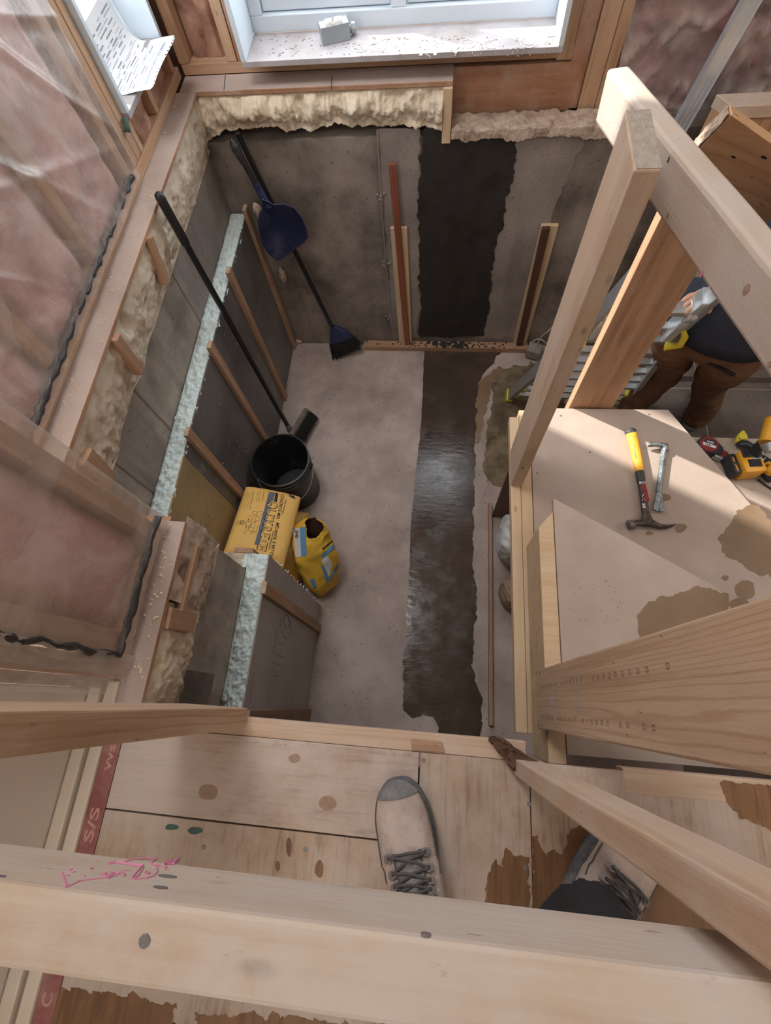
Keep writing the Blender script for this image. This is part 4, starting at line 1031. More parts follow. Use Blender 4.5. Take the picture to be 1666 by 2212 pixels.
for a, b in (((598,1388),(619,1394)), ((596,1414),(615,1420)), ((590,1431),(611,1438)), ((592,1459),(607,1461)), ((590,1414),(604,1340)), ((540,1518),(548,1452)), ((580,1520),(584,1480))): line_px(m, [a, ((a[0] + b[0]) / 2, (a[1] + b[1]) / 2), b], X_, .0008)
m.build('printed_marks', M['stamp'], ip2)
m = MB()
for i in range(36):
    z = rs.uniform(.02, .85); p = V((xf + .001, .450, z)); m.tube([p, p + V((rs.uniform(.001, .008), rs.uniform(-.004, .010), rs.uniform(-.006, .006)))], .0012, 4)
m.build('torn_tape_edge', M['white'], ip2)
m = MB()
for i in range(22):
    p = V((rs.uniform(-.66, -.56), rs.uniform(-.085, -.03), HN)); m.tube([p, p + V((rs.uniform(-.02, .02), rs.uniform(-.02, .02), .012))], .0013, 5)
m.build('loose_splinters', M['wood_grey'], ip2)

# ---------------------------------------------------------------- braces and plate on the far wall
def brace(name, label, lo_px, hi_px, edges, strip, smat, ztop_extra):
    (x0b, x1b, yb), (x0t, x1t, yt) = edges
    yw = YF - .004
    e = empty(name, PY((x0b + x1b) / 2, yb, yw), label, 'brace')
    a0, a1 = PY(x0t, yt, yw - .019), PY(x1t, yt, yw - .019); b0, b1 = PY(x0b, yb, yw - .019), PY(x1b, yb, yw - .019)
    wd = ((a1 - a0).length + (b1 - b0).length) / 2; c0, c1 = (b0 + b1) / 2, (a0 + a1) / 2; c0.y = c1.y = yw - .0095; c0.z = .042
    MB().beam(c0, c1, (1, 0, 0), wd, .019, .0015).build('board', M['wood_pale'], e)
    (s0, s1, sy), (t0, t1, ty) = strip
    p, q = (PY(s0, sy, yw - .038) + PY(s1, sy, yw - .038)) / 2, (PY(t0, ty, yw - .038) + PY(t1, ty, yw - .038)) / 2
    p.y = q.y = yw - .0195 - .0095; p.z = .042
    MB().beam(p, q, (1, 0, 0), (PY(t1, ty, yw - .038) - PY(t0, ty, yw - .038)).length, .019, .0015).build('strip', M[smat], e)
brace('wall_brace', 'pale upright board with a taller red brown strip on it against the far wall', 0, 0, ((862, 889, 724), (843, 880, 494)), ((871, 887, 724), (839, 855, 356)), 'wood_red', 0)
brace('wall_brace', 'pale upright board with a dark brown strip inset right of the dark wet patch', 0, 0, ((1112, 1140, 730), (1169.6, 1207.5, 488)), ((1119, 1135, 729), (1172, 1189, 494)), 'wood_dark', 0)
bp = MB().beam((-.485, 2.127, .0205), (.542, 2.120, .0205), (0, 1, 0), .050, .036, .002, 51.0).build('base_plate', M['wood_batten']); tag(bp, 'wooden plate spattered with dark concrete along the foot of the far wall', 'board')
m = MB(); rs = random.Random(2)
for i in range(120):
    x = rs.gauss(.06, .2) if i < 90 else rs.uniform(-.4, .5)
    p = V((max(-.47, min(.53, x)), 2.123 + rs.uniform(-.022, .022), .0386)); r = rs.uniform(.002, .011) * (1.5 if abs(x - .05) < .14 else .7)
    m.lathe([(0, .003), (r * .7, .002), (r, 0)], p, (0, 0, 1), 7)
m.build('concrete_spatter', M['wet_wall'], bp)['kind'] = 'stuff'

# ---------------------------------------------------------------- long handled push broom leaning over the panel
top, bot = V((-.966, 1.53, 1.452)), PZ(625, 926, .095)
pb = empty('push_broom', (bot.x, bot.y, 0), 'long black handled push broom leaning across the left wall to the sill', 'broom')
MB().tube([bot, bot.lerp(top, .5), bot.lerp(top, .87)], .0125, 12).build('handle', M['blackmetal'], pb, smooth=40)
g0 = bot.lerp(top, .86)
gg = [g0.lerp(top, t) for t in (0, .03, .3, .6, .9, .97, 1)]
MB().tube(gg, [.0135, .0165, .0165, .0162, .0165, .014, .006], 14).build('grip', M['black'], pb, smooth=50)
MB().tube([bot + (bot - top).normalized() * .02, bot, bot.lerp(top, .03)], [.018, .017, .0135], 12).build('socket', M['eyelet'], pb, smooth=40)
h0, h1 = PZ(632, 943, .085), PZ(665, 887, .085)
hd = (h1 - h0).normalized(); sd = V((hd.y, -hd.x, 0)).normalized()
MB().beam(h0, h1, V((0, 0, 1)) - sd * .35, .050, .026, .003).build('head_block', M['greywood'], pb)
m = MB(); rs = random.Random(21)
for i in range(15):
    for k in range(3):
        c = h0.lerp(h1, (i + .5) / 15) + sd * (.014 + .004 * k) + V((0, 0, .012 - .022 * k))
        for q in range(5):
            e = c + sd * (.036 + rs.uniform(-.008, .01)) + V((0, 0, -.062 + .022 * k + rs.uniform(0, .012))) + hd * rs.uniform(-.007, .007)
            e.z = max(.003, e.z); m.tube([c, (c + e) / 2 + sd * .004, e], [.0042, .004, .0022], 5)
m.build('bristles', M['bristle'], pb)

# ---------------------------------------------------------------- angle broom and dustpan in the far corner
P0 = PY(718, 707, 2.075)
ab = empty('angle_broom', (P0.x, P0.y, 0), 'angle broom with blue cap and black bristles standing in the far left corner', 'broom')
tp_ = PY(513, 288, 2.125)
MB().tube([P0 + (P0 - tp_).normalized() * .02, P0.lerp(tp_, .5), tp_], .0115, 12).build('handle', M['blackmetal'], ab, smooth=40)
def slab_ring(a, b, t, n=9):
    """flattened ring between a and b, t thick"""
    u = (b - a); nn = V((0, -1, 0)); c = (a + b) / 2; out = []
    for j in range(2 * n):
        an = math.pi * j / n; cx, sx = math.cos(an), math.sin(an)
        out.append(c + u * .5 * math.copysign(abs(cx) ** .7, cx) + nn * t * .5 * math.copysign(abs(sx) ** .7, sx))
    return out
cu = [slab_ring(PY(714, 706, 2.075), PY(724, 704, 2.08), .028), slab_ring(PY(713, 722, 2.07), PY(748, 713, 2.085), .034), slab_ring(PY(712, 741, 2.065), PY(764, 726, 2.09), .036)]
MB().rings(cu).build('cap', M['blue'], ab, smooth=50)
m = MB(); rs = random.Random(31)
a0, a1 = PY(713, 741, 2.065), PY(762, 727, 2.09); b0, b1 = PZ(722, 776, .004), PZ(788, 744, .006)
b1.y = min(b1.y, 2.085); b1.z = .05
for i in range(44):
    for k in range(4):
        t = (i + rs.random()) / 44; c = a0.lerp(a1, t) + V((0, (k - 1.5) * .008, 0)); e = b0.lerp(b1, t) + V((rs.uniform(-.006, .006), (k - 1.5) * .011 + rs.uniform(-.004, .004), rs.uniform(0, .012)))
        m.tube([c, c.lerp(e, .5), e], [.003, .0026, .0018], 4)
m.build('bristles', M['bristle'], ab)
def c4(x, y): return (x / 4.0225 + 430, y / 4.0225 + 250)
dp = empty('dustpan', PY(*c4(700, 1000), 2.04), 'navy blue long handled dustpan hanging on the broom in the far corner', 'dustpan')
outl = [(545,720),(600,742),(650,768),(740,762),(830,800),(895,885),(938,985),(950,1050),(880,1105),(780,1180),(672,1266),(610,1205),(560,1140),(520,1010),(508,920),(520,862),(548,800)]
cx_, cy_ = 735, 1000
def ring(sc, Y, lipfree=False, sx=0, sy=0):
    r = []
    for (x, y) in outl:
        k = sc
        r.append(PY(*c4(cx_ + sx + (x - cx_) * k, cy_ + sy + (y - cy_) * k), Y))
    return r
def lipblend(r1, r2):   # keep the open edge of the pan flat
    return [b if 7 <= i <= 10 else a for i, (a, b) in enumerate(zip(r1, r2))]
back, rim, rim2, floor_ = ring(.97, 2.062), ring(1.0, 2.004), ring(.965, 2.002), ring(.74, 2.050, sx=28, sy=55)
lip = ring(1.0, 2.052)
MB().rings([back, lipblend(rim, lip), lipblend(rim2, ring(.985, 2.048)), floor_]).build('pan', M['blue'], dp, smooth=35)
s0, s1 = PY(*c4(600, 790), 2.03), PY(*c4(492, 585), 2.045)
MB().tube([s0, s0.lerp(s1, .3), s1], [(.030, .016), (.022, .015), (.019, .015)], 14).build('socket', M['blue'], dp, smooth=50)
MB().lathe([(0, .001), (.006, .001), (.007, 0)], PY(*c4(518, 622), 2.028), (0, -1, 0), 12).build('hang_hole', M['black'], dp)
hh = [PY(*c4(x, y), Y) for x, y, Y in ((492,590,2.046),(455,520,2.05),(400,420,2.055),(350,340,2.06),(325,290,2.065),(300,235,2.07),(280,200,2.072))]
MB().tube(hh, [.012, .0125, .013, .015, .019, .018, .008], 12).build('handle', M['black'], dp, smooth=50)
# foam and wood scraps fallen in the corner
def scrap(px_, z, size, mat, label, seed, name='foam_scrap'):
    c = PZ(*px_, z) if not isinstance(px_, V) else px_
    b = bmesh.new(); bmesh.ops.create_icosphere(b, subdivisions=3, radius=1)
    for v in b.verts:
        k = 1 + .5 * fb(v.co, 1.6, seed, 3); v.co = V((v.co.x * size[0], v.co.y * size[1], v.co.z * size[2])) * k
    m = MB().bm(b, Matrix.Translation(c)); o = m.build(name, M[mat], None, smooth=60)
    return tag(o, label, 'scrap', 'foam scraps in the far corner')
scrap((644, 737), .02, (.020, .014, .018), 'foam_dust', 'small cream foam scrap on the floor below the end of the corner strapping', 1.0)
scrap(PY(610, 594, 2.12), 0, (.016, .012, .045), 'foam_dust', 'narrow foam scrap wedged in the corner below the dustpan', 2.0)
scrap(PY(557, 455, 2.10), 0, (.018, .016, .032), 'foam_dust', 'crumpled tan foam scrap tucked left of the dustpan', 3.0)

# ---------------------------------------------------------------- black bucket
bc = V((-.782, 1.102, 0))
bk = empty('bucket', bc, 'empty black plastic bucket on the floor behind the concrete mix bags', 'bucket')
prof = [(0, .002), (.128, .002), (.131, .006), (.143, .29), (.1475, .292), (.1475, .300), (.144, .302), (.144, .318), (.1485, .320), (.1485, .328), (.1445, .330), (.1455, .358), (.1505, .360), (.1505, .367), (.1435, .368), (.1415, .36), (.128, .012), (0, .010)]
MB().lathe(prof, bc, n=56).build('pail', M['black'], bk, smooth=35)
m = MB()
arc = []
for i in range(25):
    t = math.pi * i / 24; a = -t
    arc.append(bc + V((.158 * math.cos(a), .158 * math.sin(a), .31 - .15 * math.sin(t))))
MB().tube(arc, .0022, 6).build('bail', M['galv'], bk, smooth=True)
for s_ in (1, -1): MB().lathe([(.016, 0), (.016, .008), (.010, .012), (0, .012)], bc + V((s_ * .146, 0, .31)), (s_, 0, 0), 14).build('ear', M['black'], bk)

# ---------------------------------------------------------------- bags of concrete mix
def c5(x, y): return (x / 5.143 + 480, y / 5.143 + 870)
FL, FR, NL = PX(534, 1041, -.905), PZ(655, 1065, .30), PX(489, 1173, -.905)
eu = FR - FL; ev = NL - FL
ev = ev - eu * (ev.dot(eu) / eu.length_squared) * .0
BN = eu.cross(ev).normalized(); BN = BN if BN.z > 0 else -BN
def bag_uv(x, y):
    d = ray(x, y); t = (FL - CAM).dot(BN) / d.dot(BN); p = CAM + d * t - FL
    a, b, c = eu.dot(eu), eu.dot(ev), ev.dot(ev); e, f = p.dot(eu), p.dot(ev); D = a * c - b * b
    return ((e * c - f * b) / D, (f * a - e * b) / D)
VM = 1.16       # the near end runs on behind the insulation
TB = .125
def bag_top(u, v, off=0.0, bottom=False):
    x = max(-1, min(1, 2 * u - 1)); q = max(-1, min(1, 2 * v / VM - 1))
    h = TB / 2 * (1 - abs(x) ** 5) ** .32 * (1 - abs(q) ** 7) ** .5
    ripple = .004 * fb(V((u * 2, v * 3, 1.)), 2.2, 3., 3) * (1 - x ** 4) + .006 * (1 - x * x) * (1 - q * q)
    c = FL + eu * u + ev * v - BN * TB * .40
    return c + BN * ((h + ripple + off) if not bottom else -h)
cb = empty('concrete_mix_bag', FL.lerp(FR, .5) * 1 - V((0, 0, .1)), 'upper yellow bag of concrete mix with its printed face up', 'bag', 'concrete mix bags')
m = MB(); nu, nv = 48, 60
pu = [.5 - .5 * math.cos(math.pi * i / nu) for i in range(nu + 1)]; pv = [VM * (.5 - .5 * math.cos(math.pi * i / nv)) for i in range(nv + 1)]
vs = [bag_top(a, b) for a in pu for b in pv]; w_ = nv + 1
vs2 = [bag_top(a, b, 0, True) for a in pu for b in pv]
fs = [[i * w_ + j, (i + 1) * w_ + j, (i + 1) * w_ + j + 1, i * w_ + j + 1] for i in range(nu) for j in range(nv)]
m.add(vs, fs); m.add(vs2, fs)
bgo = m.build('sack', M['bag'], cb, smooth=55)
b_ = bmesh.new(); b_.from_mesh(bgo.data); bmesh.ops.remove_doubles(b_, verts=b_.verts[:], dist=.0004); bmesh.ops.recalc_face_normals(b_, faces=b_.faces[:]); b_.to_mesh(bgo.data); b_.free(); bgo.data.shade_smooth()
# sewn end flap at the far end
m = MB(); m.grid(lambda u, v: bag_top(.04 + .92 * u, .006, 0) - ev.normalized() * (.022 * v) + BN * (-.052 + .006 * nz(V((u * 6, v, 2)), 1.5) + .018 * v), 24, 4); m.build('sewn_end', M['bag'], cb, smooth=True)
def bagline(p0, p1, upx, h_scale=1.0):
    """text runs from pixel p0 to p1; upx = a pixel above p0 (cap height)"""
    a = bag_uv(*c5(*p0)); b = bag_uv(*c5(*p1)); c = bag_uv(*c5(*upx))
    Wd = lambda q: eu * q[0] + ev * q[1]
    du = V((b[0] - a[0], b[1] - a[1])); L = Wd(du).length; uv1 = du / L
    cu = V((c[0] - a[0], c[1] - a[1])); Hh = Wd(cu).length; uv2 = cu / Hh
    return a, uv1, uv2, L, Hh
def bagtext(mb, s, p0, p1, upx, off=.0012, bold=0.0, ox=0.0, oy=0.0, vmax=VM * .97):
    a, u1, u2, L, Hh = bagline(p0, p1, upx)
    vs, fs = text2d(s, 1.0, bold)
    x0 = min(v[0] for v in vs); x1 = max(v[0] for v in vs); y1 = max(v[1] for v in vs)
    kx = L / (x1 - x0); ky = Hh / y1
    P = []
    for x, y in vs:
        X, Y = (x - x0) * kx + ox, y * ky + oy
        uu, vv = a[0] + u1[0] * X + u2[0] * Y, a[1] + u1[1] * X + u2[1] * Y
        P.append(bag_top(uu, min(vv, vmax), off))
    mb.add(P, fs)
def bagpoly(mb, pts, off=.0008, n=6):
    q = [bag_uv(*c5(*p)) for p in pts]   # quad, gridded so that it follows the surface
    def fn(u, v):
        a = (q[0][0] * (1 - u) + q[1][0] * u, q[0][1] * (1 - u) + q[1][1] * u); b = (q[3][0] * (1 - u) + q[2][0] * u, q[3][1] * (1 - u) + q[2][1] * u)
        return bag_top(a[0] * (1 - v) + b[0] * v, min(VM * .97, a[1] * (1 - v) + b[1] * v), off)
    mb.grid(fn, n, n * 3)
def bagstroke(mb, pts, r=.0008): mb.tube([bag_top(*bag_uv(*c5(*p)), .0006) for p in pts], r, 4)
m = MB(); bagpoly(m, [(517,1000),(590,1008),(405,1600),(352,1592)]); bagpoly(m, [(745,1062),(722,960),(742,962),(765,1066)], .0009, 3); m.build('grey_print', M['slate'], cb)
m = MB(); bagpoly(m, [(592,1008),(622,1015),(600,1125),(568,1118)], .0009, 3); bagpoly(m, [(742,962),(786,966),(812,1080),(765,1066)], .0011, 3)
bagtext(m, 'QUIKRETE', (520,1102), (380,1640), (618,1128), .0012, .03)
bagtext(m, 'CONCRETE MIX', (655,1022), (592,1312), (690,1030), .0011, .015); bagtext(m, 'MÉLANGE À BÉTON', (594,1352), (520,1735), (636,1360), .0011, .015)
bagtext(m, 'High Strength', (697,1092), (656,1258), (713,1096), .0011, .01); bagtext(m, 'Haute Résistance', (556,1440), (508,1640), (573,1444), .0011, .01)
for (x0, y0, n, L, dx) in ((462,1000,1,120,0), (430,1000,3,118,-17), (350,995,1,215,0), (332,1000,4,190,-17)):
    for k in range(n):
        x = x0 + dx * k; bagstroke(m, [(x, y0), (x - L * .11, y0 + L * .5), (x - L * .23, y0 + L)], .0011 if n == 1 else .0005)
for (x, y) in ((170,1310),(185,1312),(200,1314)): bagstroke(m, [(x, y), (x - 14, y + 60)], .0006)
bagstroke(m, oval(220, 1345, 22, 26) + [oval(220, 1345, 22, 26)[0]], .0012); bagstroke(m, oval(220, 1345, 9, 11), .001)
# line drawing: gloved hand, trowel and house fronts
for s_ in ([(330,1230),(375,1235),(380,1262),(340,1258),(330,1230)], [(375,1240),(420,1225),(455,1240),(462,1275),(440,1310),(400,1305),(380,1262)], [(440,1245),(475,1275),(480,1300),(450,1310)], [(405,1290),(350,1275),(330,1290),(318,1350),(290,1420),(272,1450),(300,1400),(340,1350),(370,1300)],
           [(330,1262),(300,1275),(282,1320),(262,1340),(258,1400),(250,1440),(238,1475)], [(282,1320),(300,1318),(305,1345),(285,1348),(282,1320)], [(262,1385),(285,1388),(282,1412),(262,1410),(262,1385)], [(370,1320),(352,1400),(330,1450),(310,1480)], [(410,1310),(385,1400),(370,1455),(345,1475)], [(300,1400),(345,1412)], [(352,1345),(405,1330)], [(295,1440),(330,1452),(372,1455)], [(420,1255),(448,1262)], [(412,1272),(440,1282)]): bagstroke(m, s_, .0007)
m.build('black_print', M['blackink'], cb)
m = MB(); bagtext(m, 'QUIKRETE', (527,1106), (386,1638), (610,1127), .0018, 0.0); m.build('pale_lettering', M['bag'], cb); m = MB(); bagtext(m, '30', (752,985), (768,1040), (786,985), .0018, .02); m.build('pale_print', M['bag'], cb)
# lower bag
def pillow(lo, hi, name, mat, parent, ex=5, nu=28, nv=40, seed=1.0):
    lo, hi = V(lo), V(hi); c = (lo + hi) / 2; h = (hi - lo) / 2
    m = MB(); P = []
    for sgn in (1, -1):
        def fn(u, v, s=sgn):
            x, y = -math.cos(math.pi * u), -math.cos(math.pi * v)
            z = (1 - abs(x) ** ex) ** .35 * (1 - abs(y) ** ex) ** .45
            return c + V((x * h.x, y * h.y, s * h.z * z + .004 * nz(V((x, y, s)), 3, seed) * z))
        m.grid(fn, nu, nv)
    o = m.build(name, M[mat], parent, smooth=55)
    b = bmesh.new(); b.from_mesh(o.data); bmesh.ops.remove_doubles(b, verts=b.verts[:], dist=.0005); bmesh.ops.recalc_face_normals(b, faces=b.faces[:]); b.to_mesh(o.data); b.free(); o.data.shade_smooth()
    return o
cb2 = empty('concrete_mix_bag', (-.77, .72, 0), 'lower yellow bag of concrete mix lying flat beneath the printed one', 'bag', 'concrete mix bags')
pillow((-.93, .475, .003), (-.672, .925, .175), 'sack', 'bag', cb2)
m = MB()
for x, y in ((-.676, .62), (-.676, .76), (-.676, .85)): m.box((x - .004, y - .03, .055), (x + .0085, y + .03, .10), .003)
m.build('black_print', M['blackink'], cb2)

# ---------------------------------------------------------------- open yellow bag
def c8(x, y): return (x / 6.408 + 480, y / 6.408 + 1030)
ob = empty('mortar_bag', (-.50, .62, 0), 'torn open yellow bag with blue and white print standing beside the concrete mix', 'bag')
rg = [
 ([(1345,1640),(1480,1560),(1560,1380),(1500,1180),(1350,1100),(1230,1180),(1170,1350),(1230,1530)], .003),
 ([(1340,1648),(1500,1560),(1600,1380),(1560,1130),(1380,1040),(1180,1100),(1120,1290),(1190,1500)], .06),
 ([(1270,1560),(1440,1500),(1606,1290),(1590,1080),(1420,940),(1160,960),(1060,1180),(1110,1400)], .15),
 ([(1120,1330),(1340,1300),(1560,1120),(1560,960),(1430,800),(1180,800),(1010,1000),(1020,1200)], .24),
 ([(1040,1150),(1190,1110),(1430,1000),(1490,850),(1420,700),(1240,620),(990,700),(980,930)], .315),
 ([(1130,980),(1250,940),(1390,860),(1440,740),(1390,630),(1250,570),(1090,610),(1060,800)], .350),
 ([(1195,840),(1290,815),(1375,765),(1410,690),(1365,615),(1260,562),(1175,590),(1165,720)], .372),
]
def spl(ring, n=72):
    k = len(ring); out = []
    for i in range(n):
        t = i / n * k; j = int(t); f = t - j
        p0, p1, p2, p3 = (V(ring[(j + q) % k]) for q in (-1, 0, 1, 2))
        out.append(.5 * ((2 * p1) + (p2 - p0) * f + (2 * p0 - 5 * p1 + 4 * p2 - p3) * f * f + (3 * p1 - p0 - 3 * p2 + p3) * f ** 3))
    return out
_k = [[PZ(*c8(p.x, p.y), z) for p in spl(r)] for r, z in rg]
R3 = []
for i in range(len(_k) - 1):
    for j in range(6): R3.append([a.lerp(b, j / 6) for a, b in zip(_k[i], _k[i + 1])])
R3.append(_k[-1])
for r in R3[1:]:
    for p in r: p += V((nz(p, 14, 1.), nz(p, 14, 4.), nz(p, 14, 7.))) * .009 + V((1, .4, .2)) * (.020 * max(0, .45 - abs(nz(p, 16, 9.))) - .006) + V((nz(p, 34, 1.), nz(p, 34, 4.), 0)) * .005
# torn rim
rim_ = [p + V((0, 0, .018 * nz(p, 40, 2.) + .012 * nz(p, 90, 3.))) for p in R3[-1]]
R3[-1] = rim_
cen = sum(rim_, V()) / len(rim_)
def shrunk(r, k, dz):
    c_ = sum(r, V()) / len(r); return [c_ + (p - c_) * k + V((0, 0, dz)) for p in r]
inn = [shrunk(rim_, .96, -.004), shrunk(R3[-7], .86, -.01), shrunk(R3[-13], .86, 0), shrunk(R3[-19], .86, 0), shrunk(R3[-25], .8, 0)]
MB().rings(R3, (True, False)).build('sack', M['bag2'], ob, smooth=True)
MB().rings([rim_] + inn, (False, True)).build('torn_lining', M['kraft'], ob, smooth=True)
def on_bag(px_list, off=.003):
    """place pixels on the bag's outer skin"""
    from mathutils.bvhtree import BVHTree
    return [bvh_hit(x, y, off) for x, y in px_list]
from mathutils.bvhtree import BVHTree
_vs = [p for r in R3 for p in r]; _n = len(R3[0])
_fs = [[i * _n + j, i * _n + (j + 1) % _n, (i + 1) * _n + (j + 1) % _n, (i + 1) * _n + j] for i in range(len(R3) - 1) for j in range(_n)]
_bv = BVHTree.FromPolygons(_vs, _fs)
def bvh_hit(x, y, off=.002):
    d = ray(*c8(x, y)).normalized(); h = _bv.ray_cast(CAM, d)
    if h[0] is None:
        h = _bv.find_nearest(CAM + d * ((PZ(*c8(x, y), .2) - CAM).length)); 
    n_ = h[1] if h[1].dot(d) < 0 else -h[1]
    return h[0] + n_ * off
def quad_on(m, q, off, nu=8, nv=8):
    def fn(u, v):
        a = V(q[0]).lerp(V(q[1]), u); b = V(q[3]).lerp(V(q[2]), u); p = a.lerp(b, v); return bvh_hit(p.x, p.y, off)
    m.grid(fn, nu, nv)
for q_ in ([(1000,720),(1160,690),(1170,1090),(1050,1110)], [(1370,1090),(1560,900),(1580,960),(1390,1140)], [(1370,1230),(1420,1200),(1480,1420),(1450,1480)], [(1450,1480),(1470,1410),(1600,1200),(1605,1260)], [(1210,1420),(1270,1400),(1310,1520),(1260,1530)]):
    m = MB(); quad_on(m, q_, .0022); m.build('blue_print', M['bagblue'], ob, smooth=True)
for q_ in ([(985,735),(1080,705),(1100,1100),(1020,1115)], [(1370,1150),(1450,1080),(1520,1180),(1480,1380)]):
    m = MB(); quad_on(m, q_, .0031); m.build('white_print', M['bagwhite'], ob, smooth=True)
m = MB(); vs, fs = text2d('SHB', 1.0, .02); x1 = max(v[0] for v in vs); y1 = max(v[1] for v in vs)
m.add([bvh_hit(1020 + 44 * (y / y1) + 4 * (x / x1), 742 + 105 * (x / x1), .0045) for x, y in vs], fs)
quad_on(m, [(1380,990),(1520,880),(1530,895),(1390,1012)], .003, 6, 2); quad_on(m, [(1300,1520),(1260,1535),(1262,1545),(1305,1530)], .003, 3, 2)
m.build('black_print', M['blackink'], ob)

# ---------------------------------------------------------------- sacks under the stair, loose floor debris
def sack(c, s, mat, name, label, seed, rot=0.0):
    b = bmesh.new(); bmesh.ops.create_icosphere(b, subdivisions=5, radius=1); Rm = Matrix.Rotation(rot, 3, 'Z')
    for v in b.verts:
        p = v.co.copy(); k = 1 + .13 * fb(p, 1.3, seed, 3) - .12 * abs(nz(p, 2.6, seed + 4))
        q = V((math.copysign(abs(p.x) ** .7, p.x) * s[0], math.copysign(abs(p.y) ** .7, p.y) * s[1], math.copysign(abs(p.z) ** .8, p.z) * s[2])) * k
        v.co = Rm @ q; v.co.z = max(v.co.z, -s[2] * .9)
    o = MB().bm(b, Matrix.Translation(V(c))).build(name, M[mat], None, smooth=True)
    return tag(o, label, 'sack')
sack((.46, .80, .18), (.13, .12, .19), 'whitebag', 'sack', 'crumpled white sack on the floor under the stairs', 1.0)
sack((.44, .56, .075), (.09, .08, .08), 'brownsack', 'sack', 'crumpled brown paper sack in front of the white sack', 2.0, .4)
m = MB(); rs = random.Random(77)
for i in range(420):
    x, y = rs.uniform(-.9, .9), rs.uniform(-.1, 2.05)
    if i % 3 == 0: x = -.56 + abs(rs.gauss(0, .03)); y = rs.uniform(-.05, .5)
    if i % 7 == 1: x = rs.uniform(-.9, -.3)
    r = rs.uniform(.0008, .0028) * (2.2 if rs.random() < .05 else 1); p = V((x, y, .0))
    b = bmesh.new(); bmesh.ops.create_icosphere(b, subdivisions=1, radius=r)
    m.bm(b, Matrix.Translation(p + V((0, 0, r * .4))) @ Matrix.Scale(.6, 4, (0, 0, 1)))
tag(m.build('floor_debris', M['chip']), 'pale crumbs scattered over the concrete floor', 'debris', kind='stuff')
m = MB()
for i in range(150):
    a = rs.random(); x, y = (rs.uniform(-.99, -1.06), rs.uniform(.45, 2.1)) if a < .6 else (rs.uniform(-.655, -.615), rs.uniform(0, .37))
    r = rs.uniform(.001, .0035); b = bmesh.new(); bmesh.ops.create_icosphere(b, subdivisions=1, radius=r)
    m.bm(b, Matrix.Translation(V((x, y, ZL + r * .4))))
tag(m.build('sill_crumbs', M['chip']), 'pale crumbs scattered on the left subfloor edge', 'debris', kind='stuff')
# ---------------------------------------------------------------- receptacle box on the window sill
def zfit(P, px_):
    """height above P whose picture is nearest to the pixel"""
    best = None
    for i in range(1, 400):
        q = V((P.x, P.y, P.z + i * .0005)); c = CAM_ROT.transposed() @ (q - CAM)
        x, y = 833 + FPX * c.x / -c.z, 1106 - FPX * c.y / -c.z
        d = (x - px_[0]) ** 2 + (y - px_[1]) ** 2
        if best is None or d < best[0]: best = (d, q.z)
    return best[1]
def outlet():
    zs = ZS + .0185
    a, b = PZ(698.4, 100.2, zs), PZ(758, 86.3, zs); zt = zfit(a, (691.2, 62.3))
    back = PZ(682, 41.6, zt); u = (b - a); L = u.length; u.normalize(); n_ = V((-u.y, u.x, 0)); D = .058
    e = empty('receptacle_box', a, 'grey plastic electrical box with a white double receptacle on the far window sill', 'electrical box')
    H = zt - zs; t = .003
    T = lambda x, y, z: a + u * x + n_ * y + V((0, 0, z))
    m = MB()
    def ob(x0, x1, y0, y1, z0, z1): m.beam(T(x0, (y0 + y1) / 2, (z0 + z1) / 2), T(x1, (y0 + y1) / 2, (z0 + z1) / 2), n_, y1 - y0, z1 - z0, .001)
    ob(0, L, 0, t, 0, H); ob(0, L, D - t, D, 0, H); ob(0, t, t, D - t, 0, H); ob(L - t, L, t, D - t, 0, H); ob(t, L - t, t, D - t, 0, .004)
    m.build('box_body', M['pvc'], e)
    rc = MB()
    m = rc; ob(t, L * .20, .006, D - .006, H - .006, H - .001); ob(L * .80, L - t, .006, D - .006, H - .006, H - .001); ob(L * .1, L * .9, D * .4, D * .6, H - .012, H - .004)
    for c in (.33, .67): rc.lathe([(.0, .006), (.0145, .006), (.016, .004), (.016, -.02), (0, -.02)], T(L * c, D / 2, H), (0, 0, 1), 20)
    r = rc.build('receptacle', M['ivory'], e, smooth=40)
    for c in (.33, .67):
        m = MB()
        for dx in (-.004, .004): ob(L * c + dx - .0008, L * c + dx + .0008, D / 2 - .001, D / 2 + .006, H + .005, H + .0066)
        m.lathe([(0, .0066), (.0022, .0066), (.0022, .004)], T(L * c, D / 2 - .006, H), (0, 0, 1), 8)
        m.build('slots', M['pvc_dark'], r)
    cn = MB(); p0 = T(L, D * .45, H * .42)
    cn.lathe([(0, 0), (.012, 0), (.012, .010), (.0, .010)], p0, u, 16); cn.lathe([(0, .010), (.0165, .010), (.0175, .012), (.0175, .024), (.015, .027), (0, .027)], p0, u, 8)
    cn.build('cable_connector', M['pvc'], e, smooth=30)
outlet()
